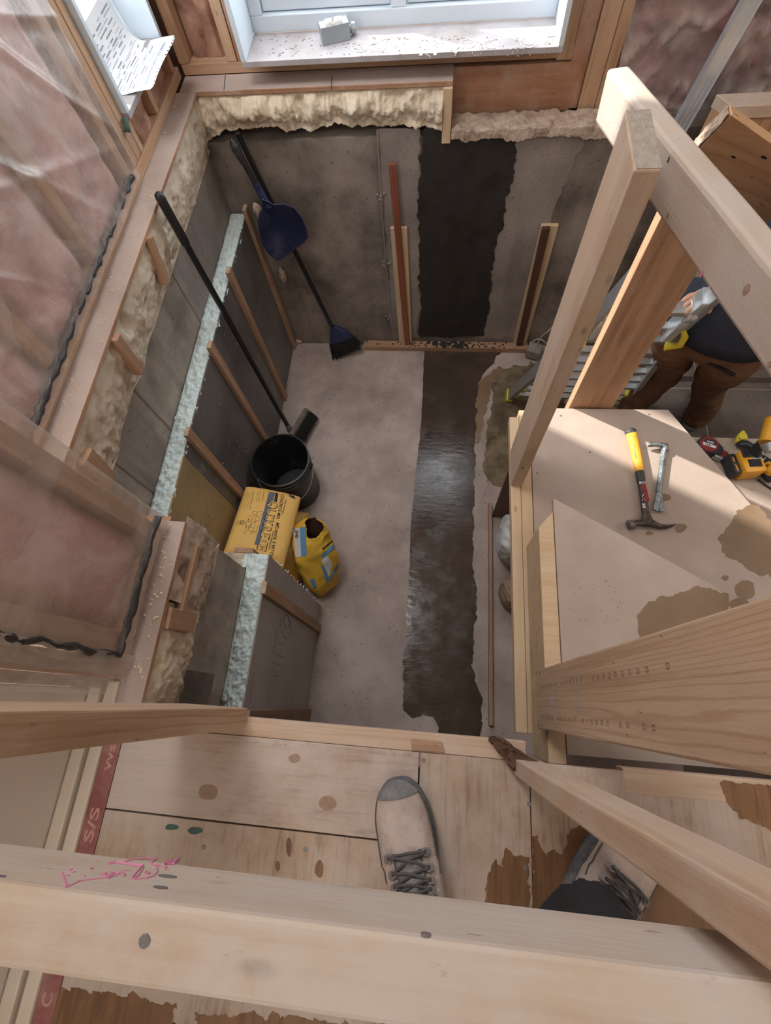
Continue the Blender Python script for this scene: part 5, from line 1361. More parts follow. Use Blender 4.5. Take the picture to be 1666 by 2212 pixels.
# ---------------------------------------------------------------- printed sheet on the small window sill
def sheet_paper():
    z0 = ZW + .0195
    r0, r1 = PZ(347, 190, z0 + .016), PZ(362, 72, z0 + .016)
    e = empty('paper_sheet', r0, 'printed white form with a perforated edge curling on the small left window sill', 'paper')
    W = 0.0
    ya, yb = r0.y, r1.y; xr = (r0.x + r1.x) / 2
    prof = [(xr, z0 + .014), (xr - .05, z0 + .010), (xr - .10, z0 + .002), (-1.09, z0 + .0008), (-1.13, z0 + .004), (-1.16, z0 + .03), (-1.175, z0 + .08), (-1.180, z0 + .14)]
    cl = [0]
    for p, q in zip(prof, prof[1:]): cl.append(cl[-1] + math.dist(p, q))
    def at(s):
        s = max(0, min(cl[-1], s))
        for i in range(len(prof) - 1):
            if s <= cl[i + 1] + 1e-9:
                t = (s - cl[i]) / (cl[i + 1] - cl[i]); p0, p1, p2, p3 = (V(prof[max(0, min(len(prof) - 1, i + k))]) for k in (-1, 0, 1, 2))
                return .5 * ((2 * p1) + (p2 - p0) * t + (2 * p0 - 5 * p1 + 4 * p2 - p3) * t * t + (3 * p1 - p0 - 3 * p2 + p3) * t ** 3)
    Ls = cl[-1]
    def P(s, y, off=0.0):
        p = at(s); q = at(s + .002); d = (q - p).normalized() if (q - p).length > 1e-6 else V((-1, 0)); n_ = V((d.y, -d.x)); n_ = n_ if n_.y > 0 or n_.x > 0 else -n_
        return V((p.x + n_.x * off, ya + (yb - ya) * y + (.012 * (s / Ls) ** 2), p.y + n_.y * off + .004 * math.sin(y * 5) * (1 - s / Ls)))
    def fn(u, v):
        s = Ls * u; y = v
        if u < .045: y = .5 + (v - .5) * (.90 + 2.2 * u)
        return P(s, y)
    MB().grid(fn, 44, 20).build('page', M['paper'], e, smooth=True)
    m = MB()
    for y in (.06, .12, .2, .27, .33, .47, .6, .68, .76, .84, .90, .95): 
        c = P(.006, y, .0008); m.lathe([(0, .0004), (.0028, .0004), (.003, 0)], c, (0, 0, 1), 8)
    m.build('perforation', M['pvc_dark'], e)
    m = MB()
    vs, fs = text2d('PERMIS DE CONSTRUCTION', 1.0, .01); x1 = max(v[0] for v in vs)
    m.add([P(.040 - .013 * y, .88 - .78 * x / x1, .0008) for x, y in vs], fs)
    m.build('heading', M['blueink'], e)
    m = MB(); rs = random.Random(6)
    def bar(s, y0, y1, w_=.0016): m.grid(lambda u, v: P(s + w_ * (u - .5), y0 + (y1 - y0) * v, .0008), 1, 6)
    s = .055
    while s < Ls - .03:
        y = .06
        while y < .86:
            L = rs.uniform(.06, .22); 
            if rs.random() < .8: bar(s, y, min(.9, y + L), rs.choice((.0012, .0014, .0035)))
            y += L + rs.uniform(.02, .12)
        s += rs.uniform(.008, .014)
    for s in (.10, .155, .20): bar(s, .05, .95, .0007)
    m.build('printed_lines', M['ink'], e)
sheet_paper()

# ---------------------------------------------------------------- hammer and pry bar on the middle tread
def ch(x, y): return (x / 8.193 + 1330, y / 8.193 + 900)
def HZ(x, y, z=.013): return PZ(*ch(x, y), T2 + z + .003)
K = .00142 / 8.193
hm = empty('hammer', HZ(400, 900, 0), 'straight claw hammer with yellow and black grip lying on the middle stair tread', 'hammer')
def flat_tube(pts, h, name, mat, parent, n=18, smooth=50):
    P = [HZ(x, y, h) for x, y, r in pts]; R = [(h * (.55 + .45 * min(1, r / 80)), r * K) if r > 1 else (.001, .001) for x, y, r in pts]
    return MB().tube(P, R, n).build(name, M[mat], parent, smooth=smooth)
flat_tube([(255,235,70),(262,252,112),(272,290,116),(278,305,100)], .0145, 'end_cap', 'hamgrey', hm)
flat_tube([(277,292,112),(292,345,108),(315,430,104),(345,560,100),(375,700,98),(400,820,94),(415,920,90),(424,975,84)], .0138, 'grip', 'hamyellow', hm)
m = MB()
for pts in ([(255,330),(330,300),(350,330),(345,420),(395,700),(440,745)], [(310,330),(320,480),(360,720),(400,770),(455,745)]):
    m.tube([HZ(x, y, .0268 - .00012 * abs(x - 350) * .2) for x, y in pts], .0008, 5)
m.build('grip_groove', M['forged'], hm)
flat_tube([(422,955,82),(440,1060,82),(452,1140,78),(456,1160,72)], .0128, 'collar', 'hamgrey', hm)
flat_tube([(452,1135,66),(480,1330,66),(505,1500,66),(525,1650,64),(532,1720,66)], .0115, 'shaft', 'forged', hm)
m = MB(); m.grid(lambda u, v: HZ(440 + 92 * u + 75 * v, 1190 + 320 * v - 12 * u, .0226 - .004 * (2 * u - 1) ** 2), 6, 10); m.build('red_label', M['hamred'], hm, smooth=True)
m = MB(); m.grid(lambda u, v: HZ(420 + 105 * u + 4 * v, 1150 + 40 * v - 8 * u, .0232 - .004 * (2 * u - 1) ** 2), 4, 3); m.build('grey_band', M['silver'], hm, smooth=True)
m = MB(); vs, fs = text2d('28', 1.0, .02); x1 = max(v[0] for v in vs)
m.add([HZ(470 + 75 * (y) + 14 * x / x1, 1525 + 95 * x / x1, .0233) for x, y in vs], fs)
for a, b in (((470,1420),(500,1370)), ((500,1440),(512,1455)), ((505,1360),(512,1366)), ((465,1480),(485,1478)), ((515,1480),(532,1476))): m.tube([HZ(*a, .0229), HZ(*b, .0229)], .0011, 5)
m.build('label_lettering', M['ivory'], hm)
hd_ = MB()
hd_.tube([HZ(532, 1690, .012), HZ(545, 1760, .014), HZ(555, 1840, .015), HZ(560, 1900, .015)], [(.011, 66 * K), (.013, 78 * K), (.015, 110 * K), (.015, 150 * K)], 16)
hd_.tube([HZ(320, 1905, .0165), HZ(400, 1885, .015), HZ(500, 1885, .015), HZ(640, 1890, .014), HZ(760, 1945, .012), HZ(900, 1955, .0105), HZ(1000, 1935, .009), HZ(1055, 1910, .007)],
         [(.0125, .0115), (.0105, .0105), (.013, .0125), (.014, .013), (.013, .0085), (.0135, .006), (.012, .004), (.007, .0016)], 16)
hdo = hd_.build('head', M['forged'], hm, smooth=50)
ax = (HZ(235, 1925, .017) - HZ(330, 1905, .017)).normalized()
MB().lathe([(0, 0), (.0130, 0), (.0160, .004), (.0165, .015), (.0155, .018), (0, .0182)], HZ(325, 1905, .017), ax, 24).build('striking_face', M['steelface'], hm, smooth=30)
pr = empty('pry_bar', HZ(790, 1000, 0), 'chipped steel pry bar with a hooked claw lying right of the hammer', 'pry bar')
m = MB()
m.tube([HZ(870, 560, .010), HZ(850, 640, .009), HZ(815, 900, .009), HZ(780, 1180, .009), HZ(760, 1340, .009)], [(.008, .0105), (.008, .0095), (.008, .0092), (.008, .009), (.0075, .0085)], 8)
m.build('shaft', M['prysteel'], pr, smooth=25)
m = MB(); m.tube([HZ(885, 600, .010), HZ(880, 520, .012), HZ(800, 500, .014), HZ(700, 498, .016), HZ(610, 510, .014), HZ(555, 532, .010)], [(.009, .0105), (.010, .0125), (.0095, .009), (.009, .0072), (.007, .005), (.003, .0015)], 10); m.build('hook_claw', M['prysteel'], pr, smooth=40)
m = MB(); m.prism([HZ(x, y, .004) for x, y in ((720,1330),(805,1335),(825,1480),(852,1690),(775,1700),(750,1640),(740,1690),(655,1650),(690,1480))], V((0, 0, .0075)), 0, .0008); m.build('flat_claw', M['prysteel'], pr)
# ---------------------------------------------------------------- tape measure and drills on the lower step
def ct(x, y): return (x / 8.087 + 1460, y / 8.087 + 900)
def TZ(x, y, z): return PZ(*ct(x, y), T3 + z)
tm = empty('tape_measure', TZ(520, 560, 0), 'scuffed red and black tape measure beside the orange drill', 'tape measure')
c = TZ(500, 560, .002); c2 = TZ(770, 650, .002); ux = (c2 - c); ux.z = 0; ux.normalize(); uy = V((-ux.y, ux.x, 0))
o_ = [c + ux * (.038 * math.cos(t)) + uy * (.036 * math.sin(t)) for t in [math.pi * .32 + i * (2 * math.pi - math.pi * .64) / 26 for i in range(27)]] + [c + ux * .052 - uy * .030, c + ux * .052 + uy * .006]
MB().prism(o_, (0, 0, .036), 0, .004).build('case', M['drillblack'], tm, smooth=40)
MB().lathe([(0, .004), (.030, .004), (.033, .001), (.033, 0)], c + V((0, 0, .036)), (0, 0, 1), 28).build('red_ring', M['tapered'], tm, smooth=30)
m = MB(); ll = lambda x, y: c + ux * x + uy * y + V((0, 0, .0406))
m.prism([ll(-.022, -.002), ll(.024, -.002), ll(.018, .018), ll(-.018, .018)], (0, 0, .0006)); m.build('dark_label', M['drillblack'], tm)
m = MB(); m.prism([ll(-.022, -.014), ll(.022, -.014), ll(.024, -.003), ll(-.024, -.003)], (0, 0, .0006)); m.build('pale_label', M['ivory'], tm)
m = MB(); write(m, 'LKER', .011, lambda x, y: ll(-.012 + x, .002 + y) + V((0, 0, .0008)), .0003); m.build('lettering', M['ivory'], tm)
m = MB(); write(m, "5'/8M", .009, lambda x, y: ll(-.016 + x, -.0125 + y) + V((0, 0, .0008)), .0003); m.build('lettering', M['blackink'], tm)
m = MB(); m.beam(c + ux * .048 + uy * -.014 + V((0, 0, .018)), c + ux * .072 + uy * -.018 + V((0, 0, .014)), uy, .030, .030, .004); m.build('nose', M['tapered'], tm)
m = MB(); m.beam(c + ux * .030 - uy * .034 + V((0, 0, .020)), c + ux * .062 - uy * .034 + V((0, 0, .016)), V((0, 0, 1)), .024, .010, .003); m.build('belt_clip', M['silver'], tm)

dr = empty('cordless_drill', TZ(1200, 850, 0), 'orange yellow cordless drill standing on its battery on the lower step', 'power drill')
a, b, c_, d_ = TZ(860, 660, .01), TZ(1400, 600, .01), TZ(1400, 1180, .01), TZ(880, 1120, .01)
cen = (a + b + c_ + d_) / 4; dx = V((b.x - a.x, b.y - a.y, 0)).normalized(); dy = V((-dx.y, dx.x, 0))
def D3(x, y, z): return cen + dx * x + dy * y + V((0, 0, z - .01))
def dbox(x0, x1, y0, y1, z0, z1, bev=.006): return MB().beam(D3(x0, (y0 + y1) / 2, (z0 + z1) / 2), D3(x1, (y0 + y1) / 2, (z0 + z1) / 2), dy, y1 - y0, z1 - z0, bev)
bt = dbox(-.062, -.034, -.042, .040, .004, .062, .009).build('battery', M['drillblack'], dr, smooth=40)
m = MB()
for y0, y1 in ((-.034, -.006), (.002, .022)): m.beam(D3(-.054, (y0 + y1) / 2, .0625), D3(-.050, (y0 + y1) / 2, .0625), dy, y1 - y0, .0012, 0)
m.build('battery_stripe', M['drillyellow'], bt)
bo = dbox(-.034, .044, -.050, .040, .004, .074, .010).build('base_housing', M['drillyellow'], dr, smooth=40)
MB().beam(D3(-.014, -.014, .0745), D3(.030, -.018, .0745), dy, .030, .003, .001).build('battery_window', M['black'], bo)
MB().beam(D3(-.024, .026, .076), D3(.042, .022, .076), dy, .032, .010, .003).build('rubber_cover', M['drillblack'], dr)
m = MB()
for x in (.004, .024): m.beam(D3(x, .002, .0747), D3(x + .014, .001, .0747), dy, .008, .0012, 0)
m.build('vent_label', M['silver'], bo)
h0, h1, h2 = D3(.022, .022, .07), TZ(1420, 560, .10), TZ(1600, 400, .135)
MB().tube([h0, h0.lerp(h1, .6), h1, h2], [(.021, .019), (.019, .017), (.018, .017), (.019, .018)], 16).build('handle', M['drillblack'], dr, smooth=50)
t0, t1, t2 = TZ(1610, 470, .155), TZ(1660, 330, .160), TZ(1720, 60, .165)
MB().tube([t0, t1, t2], [(.026, .028), (.029, .030), (.026, .028)], 18).build('motor_housing', M['drillyellow'], dr, smooth=50)
MB().tube([TZ(1640, 620, .15), TZ(1625, 530, .152), t0], [.012, .022, .025], 16).build('chuck', M['silver'], dr, smooth=40)
MB().tube([TZ(1530, 500, .13), TZ(1570, 560, .135), TZ(1590, 640, .13)], [.008, .009, .006], 10).build('trigger', M['black'], dr, smooth=40)

d2 = empty('impact_driver', TZ(1560, 850, 0), 'dark cordless tool lying behind the orange drill at the picture edge', 'power tool')
MB().tube([TZ(1460, 720, .03), TZ(1540, 820, .032), TZ(1620, 930, .032), TZ(1760, 1080, .03)], [.018, .026, .029, .027], 14).build('body', M['drillblack'], d2, smooth=50)
MB().tube([TZ(1480, 700, .05), TZ(1520, 760, .054), TZ(1560, 720, .05)], .005, 8).build('belt_hook', M['silver'], d2, smooth=True)
MB().tube([TZ(1560, 830, .058), TZ(1620, 800, .06), TZ(1690, 860, .058)], .006, 8).build('yellow_trim', M['drillyellow'], d2, smooth=True)
MB().tube([TZ(1700, 1000, .03), TZ(1650, 900, .06), TZ(1680, 920, .06)], [.02, .024, .018], 10).build('rear_cap', M['drillyellow'], d2, smooth=True)
kn = empty('utility_knife', TZ(1180, 440, 0), 'grey utility tool with a yellow end behind the orange drill', 'hand tool')
MB().tube([TZ(1350, 540, .02), TZ(1230, 480, .02), TZ(1090, 480, .02)], [(.012, .014), (.013, .015), (.012, .013)], 12).build('body', M['drillblack'], kn, smooth=50)
m = MB(); m.prism([TZ(x, y, .008) for x, y in ((1000,440),(1050,340),(1110,285),(1150,290),(1215,400),(1190,440),(1090,440),(1030,495))], (0, 0, .022), 0, .003); m.build('yellow_end', M['yellow_plastic'], kn)
m = MB(); m.prism([TZ(x, y, .0302) for x, y in ((1090,385),(1120,360),(1135,385),(1115,400))], (0, 0, .0006)); m.build('recess', M['brown_board'], kn)
MB().tube([TZ(1440, 1100, .004), TZ(1560, 1190, .004), TZ(1750, 1310, .004)], .004, 8).build('cord', M['black'], tag(empty('tool_strap', TZ(1440, 1100, 0)), 'thin black strap trailing below the drill toward the picture edge', 'strap'))

# ---------------------------------------------------------------- ladder, cable and things in the next room
la = empty('ladder', (.75, 1.7, 0), 'aluminium ladder with flared legs and yellow locks leaning behind the stair', 'ladder')
Lb, Rb = V((.421, 1.765, .012)), V((1.10, 1.74, .012)); Lh, Rh = V((.555, 1.275, 1.2)), V((.815, 1.272, 1.2)); Lt, Rt = V((.550, 1.13, 1.56)), V((.800, 1.127, 1.56))
nrm_ = (Lh - Lb).cross(Rb - Lb).normalized()
for p, q, r in ((Lb, Lh, Lt), (Rb, Rh, Rt)):
    rl_ = MB().beam(p, q, nrm_, .062, .024, .002).beam(q - (q - p).normalized() * .16, r, nrm_, .058, .022, .002).build('rail', M['alu'], la)
    MB().beam(p - V((0, 0, .008)), p + (q - p) * .03, nrm_, .072, .034, .003).build('rubber_foot', M['yellow_plastic'], rl_)
for i in range(9):
    t = .05 + .105 * i; a, b = Lb.lerp(Lh, t), Rb.lerp(Rh, t)
    rg_ = MB().beam(a + (b - a) * .01, b - (b - a) * .01, V((0, 1, .25)), .028, .024, .003).build('rung', M['alu'], la)
    if i < 2:
        for e_, s_ in ((a, 1), (b, -1)): MB().beam(e_ + (b - a).normalized() * s_ * .012, e_ + (b - a).normalized() * s_ * .045, V((0, 1, .25)), .042, .034, .004).build('yellow_cap', M['yellow_plastic'], rg_)
for i in range(2):
    t = (.02, .72)[i]; a, b = Lh.lerp(Lt, t), Rh.lerp(Rt, t)
    MB().beam(a, b, V((0, 1, .25)), .042, .026, .003).build('rung', M['alu'], la)
for s_, q in ((1, Rh), (-1, Lh)):
    hg = empty('hinge', q); hg.parent = la; hg.location = q - wloc(la)
    MB().lathe([(0, -.016), (.034, -.016), (.037, -.012), (.037, .012), (.034, .016), (0, .016)], q, (1, 0, 0), 28).beam(q + V((0, .01, -.03)), q + V((0, .045, -.16)), nrm_, .060, .030, .003).beam(q, q + V((0, -.03, .09)), nrm_, .056, .030, .003).build('hinge_plate', M['galv'], hg, smooth=30)
    MB().lathe([(0, .004), (.009, .004), (.012, 0)], q + V((s_ * .016, 0, 0)), (s_, 0, 0), 14).build('pivot', M['alu'], hg)
    m = MB(); w_ = [PZ(1437, 748, .99), PZ(1452, 748, 1.0), PZ(1470, 745, 1.03), PZ(1480, 728, 1.07), PZ(1477, 716, 1.10)] if s_ > 0 else [q + V((-.02, .03, -.2)), q + V((-.045, .03, -.19)), q + V((-.05, .02, -.12))]
    m.tube(w_, [(.014, .018)] + [.012] * (len(w_) - 2) + [.008], 12); m.build('yellow_lock', M['yellow_plastic'], la, smooth=50)
def cable(pts, label, r=.004):
    o = MB().tube([V(p) for p in pts], r, 7).build('cable', M['whitecable'], None, smooth=True); return tag(o, label, 'cable', 'loose cables behind the stair post')
def curve(pts, n=10):
    out = []
    for i in range(len(pts) - 1):
        p0, p1, p2, p3 = (V(pts[max(0, min(len(pts) - 1, i + k))]) for k in (-1, 0, 1, 2))
        for j in range(n):
            t = j / n; out.append(.5 * ((2 * p1) + (p2 - p0) * t + (2 * p0 - 5 * p1 + 4 * p2 - p3) * t * t + (3 * p1 - p0 - 3 * p2 + p3) * t ** 3))
    return out + [V(pts[-1])]
cable(curve([PZ(1146, 741, .05), PZ(1160, 733, .10), PZ(1172, 735, .11), PZ(1185, 745, .06), PZ(1210, 752, .03)]), 'off white cable looping low over the floor left of the ladder')
cable(curve([PZ(1165, 758, .03), PZ(1162, 745, .06), PZ(1170, 728, .16), PZ(1185, 715, .25), PZ(1215, 690, .34), PZ(1240, 700, .3)]), 'off white cable rising in an arc behind the tall stair post')
cable(curve([PZ(1285, 672, .42), PZ(1295, 664, .48), PZ(1305, 667, .48), PZ(1314, 682, .40), PZ(1318, 720, .2)]), 'off white cable arching above the ladder rungs')
jb = MB().beam(PZ(1150, 768, .05), PZ(1158, 748, .05), V((1, .3, 0)), .085, .06, .004).build('junction_box', M['conc_pale']); tag(jb, 'grey dusty box on the floor at the end of the wall plate', 'box')
kb = MB().box((1.25, 1.90, 0), (2.6, 1.955, .05), .003).build('curb_board', M['greywood']); tag(kb, 'grey board lying along the tile floor behind the worker', 'board')
# upper right: framed half wall, heavy board, steel stud
A0 = PZ(1520, 311, 1.50)
hT = 1.50 + .132
B0 = PZ(1581, 248, hT)
zc = min([hT - .30 + i * .005 for i in range(100)], key=lambda z: abs((PZ(1666, 308, z) - B0).y + .12 * (PZ(1666, 308, z) - B0).x))
C0 = PZ(1666, 308, zc)
dirl = (C0 - B0).normalized(); Wb = (B0 - A0).length
A0 = A0 - (B0 - A0) * 1.25; upb = (B0 - A0)
thv = PZ(1572, 224, hT) - B0; thv = thv - dirl * thv.dot(dirl); thv.z = 0; thv = thv.normalized() * min(.09, thv.length)
hb = empty('stair_beam', A0, 'thick knotty beam with a bright broken end standing behind the guard rail', 'beam')
m = MB(); b8 = [A0, A0 + dirl * .7, B0 + dirl * .7, B0]; m.prism(b8, thv, 0, .003)
m.g = [V(((p - A0).dot(dirl), (p - A0).dot(upb.normalized()), (p - A0).dot(thv.normalized()) + 3)) for p in m.v]
bmo = m.build('beam', M['wood_tan'], hb)
m = MB(); m.grid(lambda u, v: A0.lerp(B0, .02 + .96 * v) + thv * (.03 + .94 * u) - dirl * (.004 + .010 * max(0, fb(V((u * 2, v * 4, 1)), 2.2, 4., 3))), 14, 30); m.build('broken_end', M['endgrain'], bmo, smooth=True)['label'] = 'splintered pale end'
nf = dirl.cross(upb).normalized(); nf = nf if nf.dot(CAM - A0) > 0 else -nf
for i, (x, y, rx, ry, mt) in enumerate(((1585, 339, .008, .005, 'blackink'), (1651, 340, .010, .006, 'blackink'), (1625, 382, .007, .005, 'wood_brown'), (1551, 325, .004, .003, 'wood_brown'), (1645, 438, .005, .004, 'wood_brown'), (1620, 308, .004, .002, 'wood_brown'))):
    r_ = ray(x, y); t = (A0 - CAM).dot(nf) / r_.dot(nf); spot(CAM + r_ * t + nf * .0006, nf, rx, ry, dirl, mt, bmo, seed=i)
zp = 1.40
q = [PZ(1548, 203, zp), PZ(1760, 193, zp), PZ(1760, 222, zp), PZ(1583, 230, zp)]
hw = empty('half_wall', q[0] - V((0, 0, .3)), 'framed half wall with a pale dusty top plate in the upper right corner', 'half wall')
MB().prism(q, (0, 0, -.04), 0, .002).build('top_plate', M['wood_white'], hw)
f0, f1 = q[3] - V((0, 0, .041)), q[2] - V((0, 0, .041))
fd = (f1 - f0); 
for i in range(6):
    p0 = f0 + fd * (i / 6) + V((0, .012, 0)); p1 = f0 + fd * ((i + .97) / 6) + V((0, .012, 0)); c = (p0 + p1) / 2
    MB().beam(V((c.x, c.y + .01, 0.0)), V((c.x, c.y + .01, zp - .041)), fd, (p1 - p0).length, .02, .001).build('face_board', M['wood_brown'], hw)
g0 = q[0] - V((0, 0, .041)); c = (g0 + f0) / 2 + V((.012, 0, 0)); ed = (f0 - g0)
MB().beam(V((c.x, c.y, 0)), V((c.x, c.y, zp - .041)), ed, ed.length * .96, .02, .001).build('end_board', M['wood_stud'], hw)
# light gauge steel stud leaning on the insulation
s0, s1 = PY(1470, 262, 2.11), PY(1606, 0, 2.185)
sd_ = (s1 - s0); s1 = s0 + sd_ * 1.8; s1.y = s0.y + sd_.y
def steel():
    e = empty('steel_stud', s0, 'shiny galvanised steel stud leaning on the insulation in the upper right', 'steel stud')
    ux = (s1 - s0).normalized(); wv = V((1, 0, 0)); wv = (wv - ux * wv.dot(ux)).normalized(); dv = ux.cross(wv); dv = dv if dv.y < 0 else -dv
    W, D, t = .058, .036, .0016
    lo = s0 - ux * .12
    MB().beam(lo + wv * W * .25, s1 + wv * W * .25, wv, W * .9, t, 0).build('web', M['galv'], e)
    MB().beam(lo + wv * W * .7 - dv * D * .35, s1 + wv * W * .7 - dv * D * .35, dv, D, t, 0).build('flange', M['galv'], e)
    MB().beam(lo - wv * W * .2 - dv * D * .35, s1 - wv * W * .2 - dv * D * .35, dv, D, t, 0).build('flange', M['galv'], e)
    m = MB(); 
    for k in (-.12, .16): m.beam(lo + wv * W * (.25 + k) + dv * .0012, s1 + wv * W * (.25 + k) + dv * .0012, wv, .003, .002, 0)
    m.build('stiffening_rib', M['galv'], e)
steel()
# ---------------------------------------------------------------- person behind the camera: boots and trousers
ST = [(.299,.036,.010,.008),(.292,.040,.027,.021),(.272,.045,.042,.030),(.235,.050,.0495,.036),(.19,.058,.050,.042),(.15,.071,.048,.049),(.115,.095,.0465,.055),(.09,.13,.047,.060),(.076,.175,.050,.061),(.07,.225,.054,.062)]
def cr(a, t):
    n = len(a); x = max(0, min(1, t)) * (n - 1); i = min(n - 2, int(x)); f = x - i
    p = [V(a[max(0, min(n - 1, i + k))]) for k in (-1, 0, 1, 2)]
    return .5 * ((2 * p[1]) + (p[2] - p[0]) * f + (2 * p[0] - 5 * p[1] + 4 * p[2] - p[3]) * f * f + (3 * p[1] - p[0] - 3 * p[2] + p[3]) * f ** 3)
def boot(parent, toe, heel_dir, label, flip=1, mats=('boot', 'rubber', 'sole', 'lace', 'eyelet'), detail=True):
    toe = V(toe); back = V((heel_dir[0], heel_dir[1], 0)).normalized(); fw = -back; rt = V((fw.y, -fw.x, 0))
    org = V((toe.x, toe.y, toe.z)) + back * .305
    W = lambda x, y, z: org + rt * x * flip + fw * y + V((0, 0, z))
    def surf(s, a, off=0.0):
        a4 = [V((*q,)) for q in [(q[0], q[1], q[2]) for q in ST]]; c = cr(a4, s); hh = cr([(q[3], 0, 0) for q in ST], s).x
        d = cr(a4, min(1, s + .02)) - cr(a4, max(0, s - .02)); tg = V((d.x, d.y)).normalized(); nn = V((-tg.y, tg.x)); nn = -nn if nn.y < 0 and s < .55 else nn
        if nn.x * .6 + nn.y < 0: nn = -nn
        ca, sa = math.cos(a), math.sin(a)
        hw = c.z + off; h = hh + off
        wob = 1 + .02 * nz(V((s * 6, ca * 2, sa * 2)), 2.0, 3.)
        flat = 1.0 if sa > 0 else .85
        y = c.x + nn.x * h * sa * flat * wob; z = c.y + nn.y * h * sa * flat * wob
        x = hw * math.copysign(abs(ca) ** .85, ca) * wob + .010 * (1 - s) ** 2 * -1 * (1 if s < .5 else 0)
        return W(x, y, max(.022, z))
    bt = empty('boot', org); bt.parent = parent; bt.location = org - wloc(parent); bt['label'] = label
    n = 36
    m = MB().rings([[surf(i / 46, 6.2832 * j / n) for j in range(n)] for i in range(47)], (True, True))
    b = bmesh.new(); bmesh.ops.create_icosphere(b, subdivisions=4, radius=1)
    for v in b.verts: v.co = W(v.co.x * .040, .052 + v.co.y * .045, .070 + v.co.z * .052)
    m.bm(b)
    m.build('upper', M[mats[0]], bt, smooth=True)
    # sole
    ol = [(0,.306),(.024,.300),(.043,.276),(.053,.235),(.054,.19),(.049,.15),(.043,.11),(.043,.06),(.036,.022),(.018,.004),(0,0)]
    ol = ol + [(-x * .95, y) for x, y in ol[-2:0:-1]]
    so = [V((*p, 0)) for p in ol]; k = len(so)
    def sm(t):
        j = int(t * k); f = t * k - j; p = [so[(j + q) % k] for q in (-1, 0, 1, 2)]
        return .5 * ((2 * p[1]) + (p[2] - p[0]) * f + (2 * p[0] - 5 * p[1] + 4 * p[2] - p[3]) * f * f + (3 * p[1] - p[0] - 3 * p[2] + p[3]) * f ** 3)
    rg = []
    for sc, z in ((.96, 0), (1.0, .004), (1.02, .016), (1.03, .026), (1.0, .034), (.93, .036)):
        rg.append([W((p.x - .004) * sc, .15 + (p.y - .15) * (1 + (sc - 1) * .5), z) for p in [sm(i / 72) for i in range(72)]])
    MB().rings(rg).build('sole', M[mats[2]], bt, smooth=50)
    if not detail: return bt, W
    # rubber toe cap
    tc = MB().rings([[surf(.012 + .18 * i / 14 + (.030 * math.cos((2 * j / 20 - 1) * 2.4) if i > 9 else 0), math.pi * (j / 20) * 1.16 - .25, .0022) for j in range(21)] for i in range(15)], (False, False))
    tc.build('toe_cap', M[mats[1]], bt, smooth=True)
    # tongue, eyelets, laces
    tg = MB().grid(lambda u, v: surf(.46 + .40 * u, math.pi / 2 + (v - .5) * .72, .004 + .003 * math.sin(u * 9)), 20, 8).build('tongue', M['eyelet'], bt, smooth=True)
    ey = []
    for i in range(5):
        s = .455 + .075 * i; row = []
        for sg in (1, -1):
            a = math.pi / 2 + sg * (.50 - .01 * i); p = surf(s, a, .004); q = surf(s, a, .012); nn = (q - p).normalized(); row.append(surf(s, a, .0095))
            tgv = (surf(s, a - sg * .3, .005) - p).normalized()
            MB().beam(p - tgv * .012 + nn * .001, p + tgv * .007 + nn * .002, tgv.cross(nn), .012, .0045, .002).lathe([(.0062, .002), (.0066, .006), (.0035, .0065), (.0025, .003)], p, nn, 12).build('eyelet', M[mats[4]], bt, smooth=40)
        ey.append(row)
    m = MB()
    def lace(p, q, lift, sag=.0):
        n_ = 10; up = (surf(.6, math.pi / 2, .03) - surf(.6, math.pi / 2, 0)).normalized()
        m.tube([p.lerp(q, i / n_) + up * (lift * math.sin(math.pi * i / n_)) + V((nz(p, 30, i), nz(q, 30, i), 0)) * .0016 for i in range(n_ + 1)], .0025, 8)
    lace(ey[0][0], ey[0][1], .008)
    for i in range(4): lace(ey[i][0], ey[i + 1][1], .012); lace(ey[i][1], ey[i + 1][0], .009)
    m.build('laces', M[mats[3]], bt, smooth=True)
    m = MB()
    for sg in (1, -1): m.tube([surf(.44 + .4 * i / 14, math.pi / 2 + sg * (.36), .0045) for i in range(15)], .0022, 6)
    for sg in (1, -1): m.tube([surf(.05 + .5 * i / 20, math.pi / 2 + sg * (1.45 - .2 * i / 20), .001) for i in range(21)], .0012, 5)
    m.build('stitching', M[mats[3]], bt, smooth=True)
    return bt, W
def leg_tube(m, pts, rr, seed, n=26, k=14):
    """cloth leg with folds"""
    P = curve([V(p) for p in pts], k); R = []
    for i in range(len(P)):
        t = i / (len(P) - 1) * (len(rr) - 1); j = min(len(rr) - 2, int(t)); R.append(rr[j] + (rr[j + 1] - rr[j]) * (t - j))
    base = len(m.v); m.tube(P, R, n)
    for i in range(len(P)):
        for j in range(n):
            v = m.v[base + i * n + j]; d = (v - P[i]); d = d.normalized() if d.length > 1e-6 else d
            f = fb(V((j / n * 4, i * .22 + math.sin(j / n * 6.28) * .7, seed)), 1.6, seed, 3); m.v[base + i * n + j] = v + d * (f * .16 * R[i])
pn = empty('person', (.12, -.42, ZL), 'person in dark trousers and dusty laced work boots standing on the landing behind the rail', 'person')
tL, hL = PZ(862, 1681, ZL + .03), PZ(903, 1925, ZL + .03); tL.z = ZL
tR, hR = PZ(1398, 1768, ZL + .03), PZ(1262, 1962, ZL + .03); tR.z = ZL
b1, W1 = boot(pn, tL, hL - tL, 'left dusty pink boot', 1)
b2, W2 = boot(pn, tR, hR - tR, 'right dusty pink boot under the trouser cuff', -1)
m = MB()
hipc = V((.17, -.52, ZL + .93))
leg_tube(m, [W1(0, .068, .140), W1(0, .060, .21), W1(.03, .045, .30), W1(.11, .0, .48), hipc + V((-.07, -.02, .0))], [.064, .066, .066, .076, .10], 3.0)
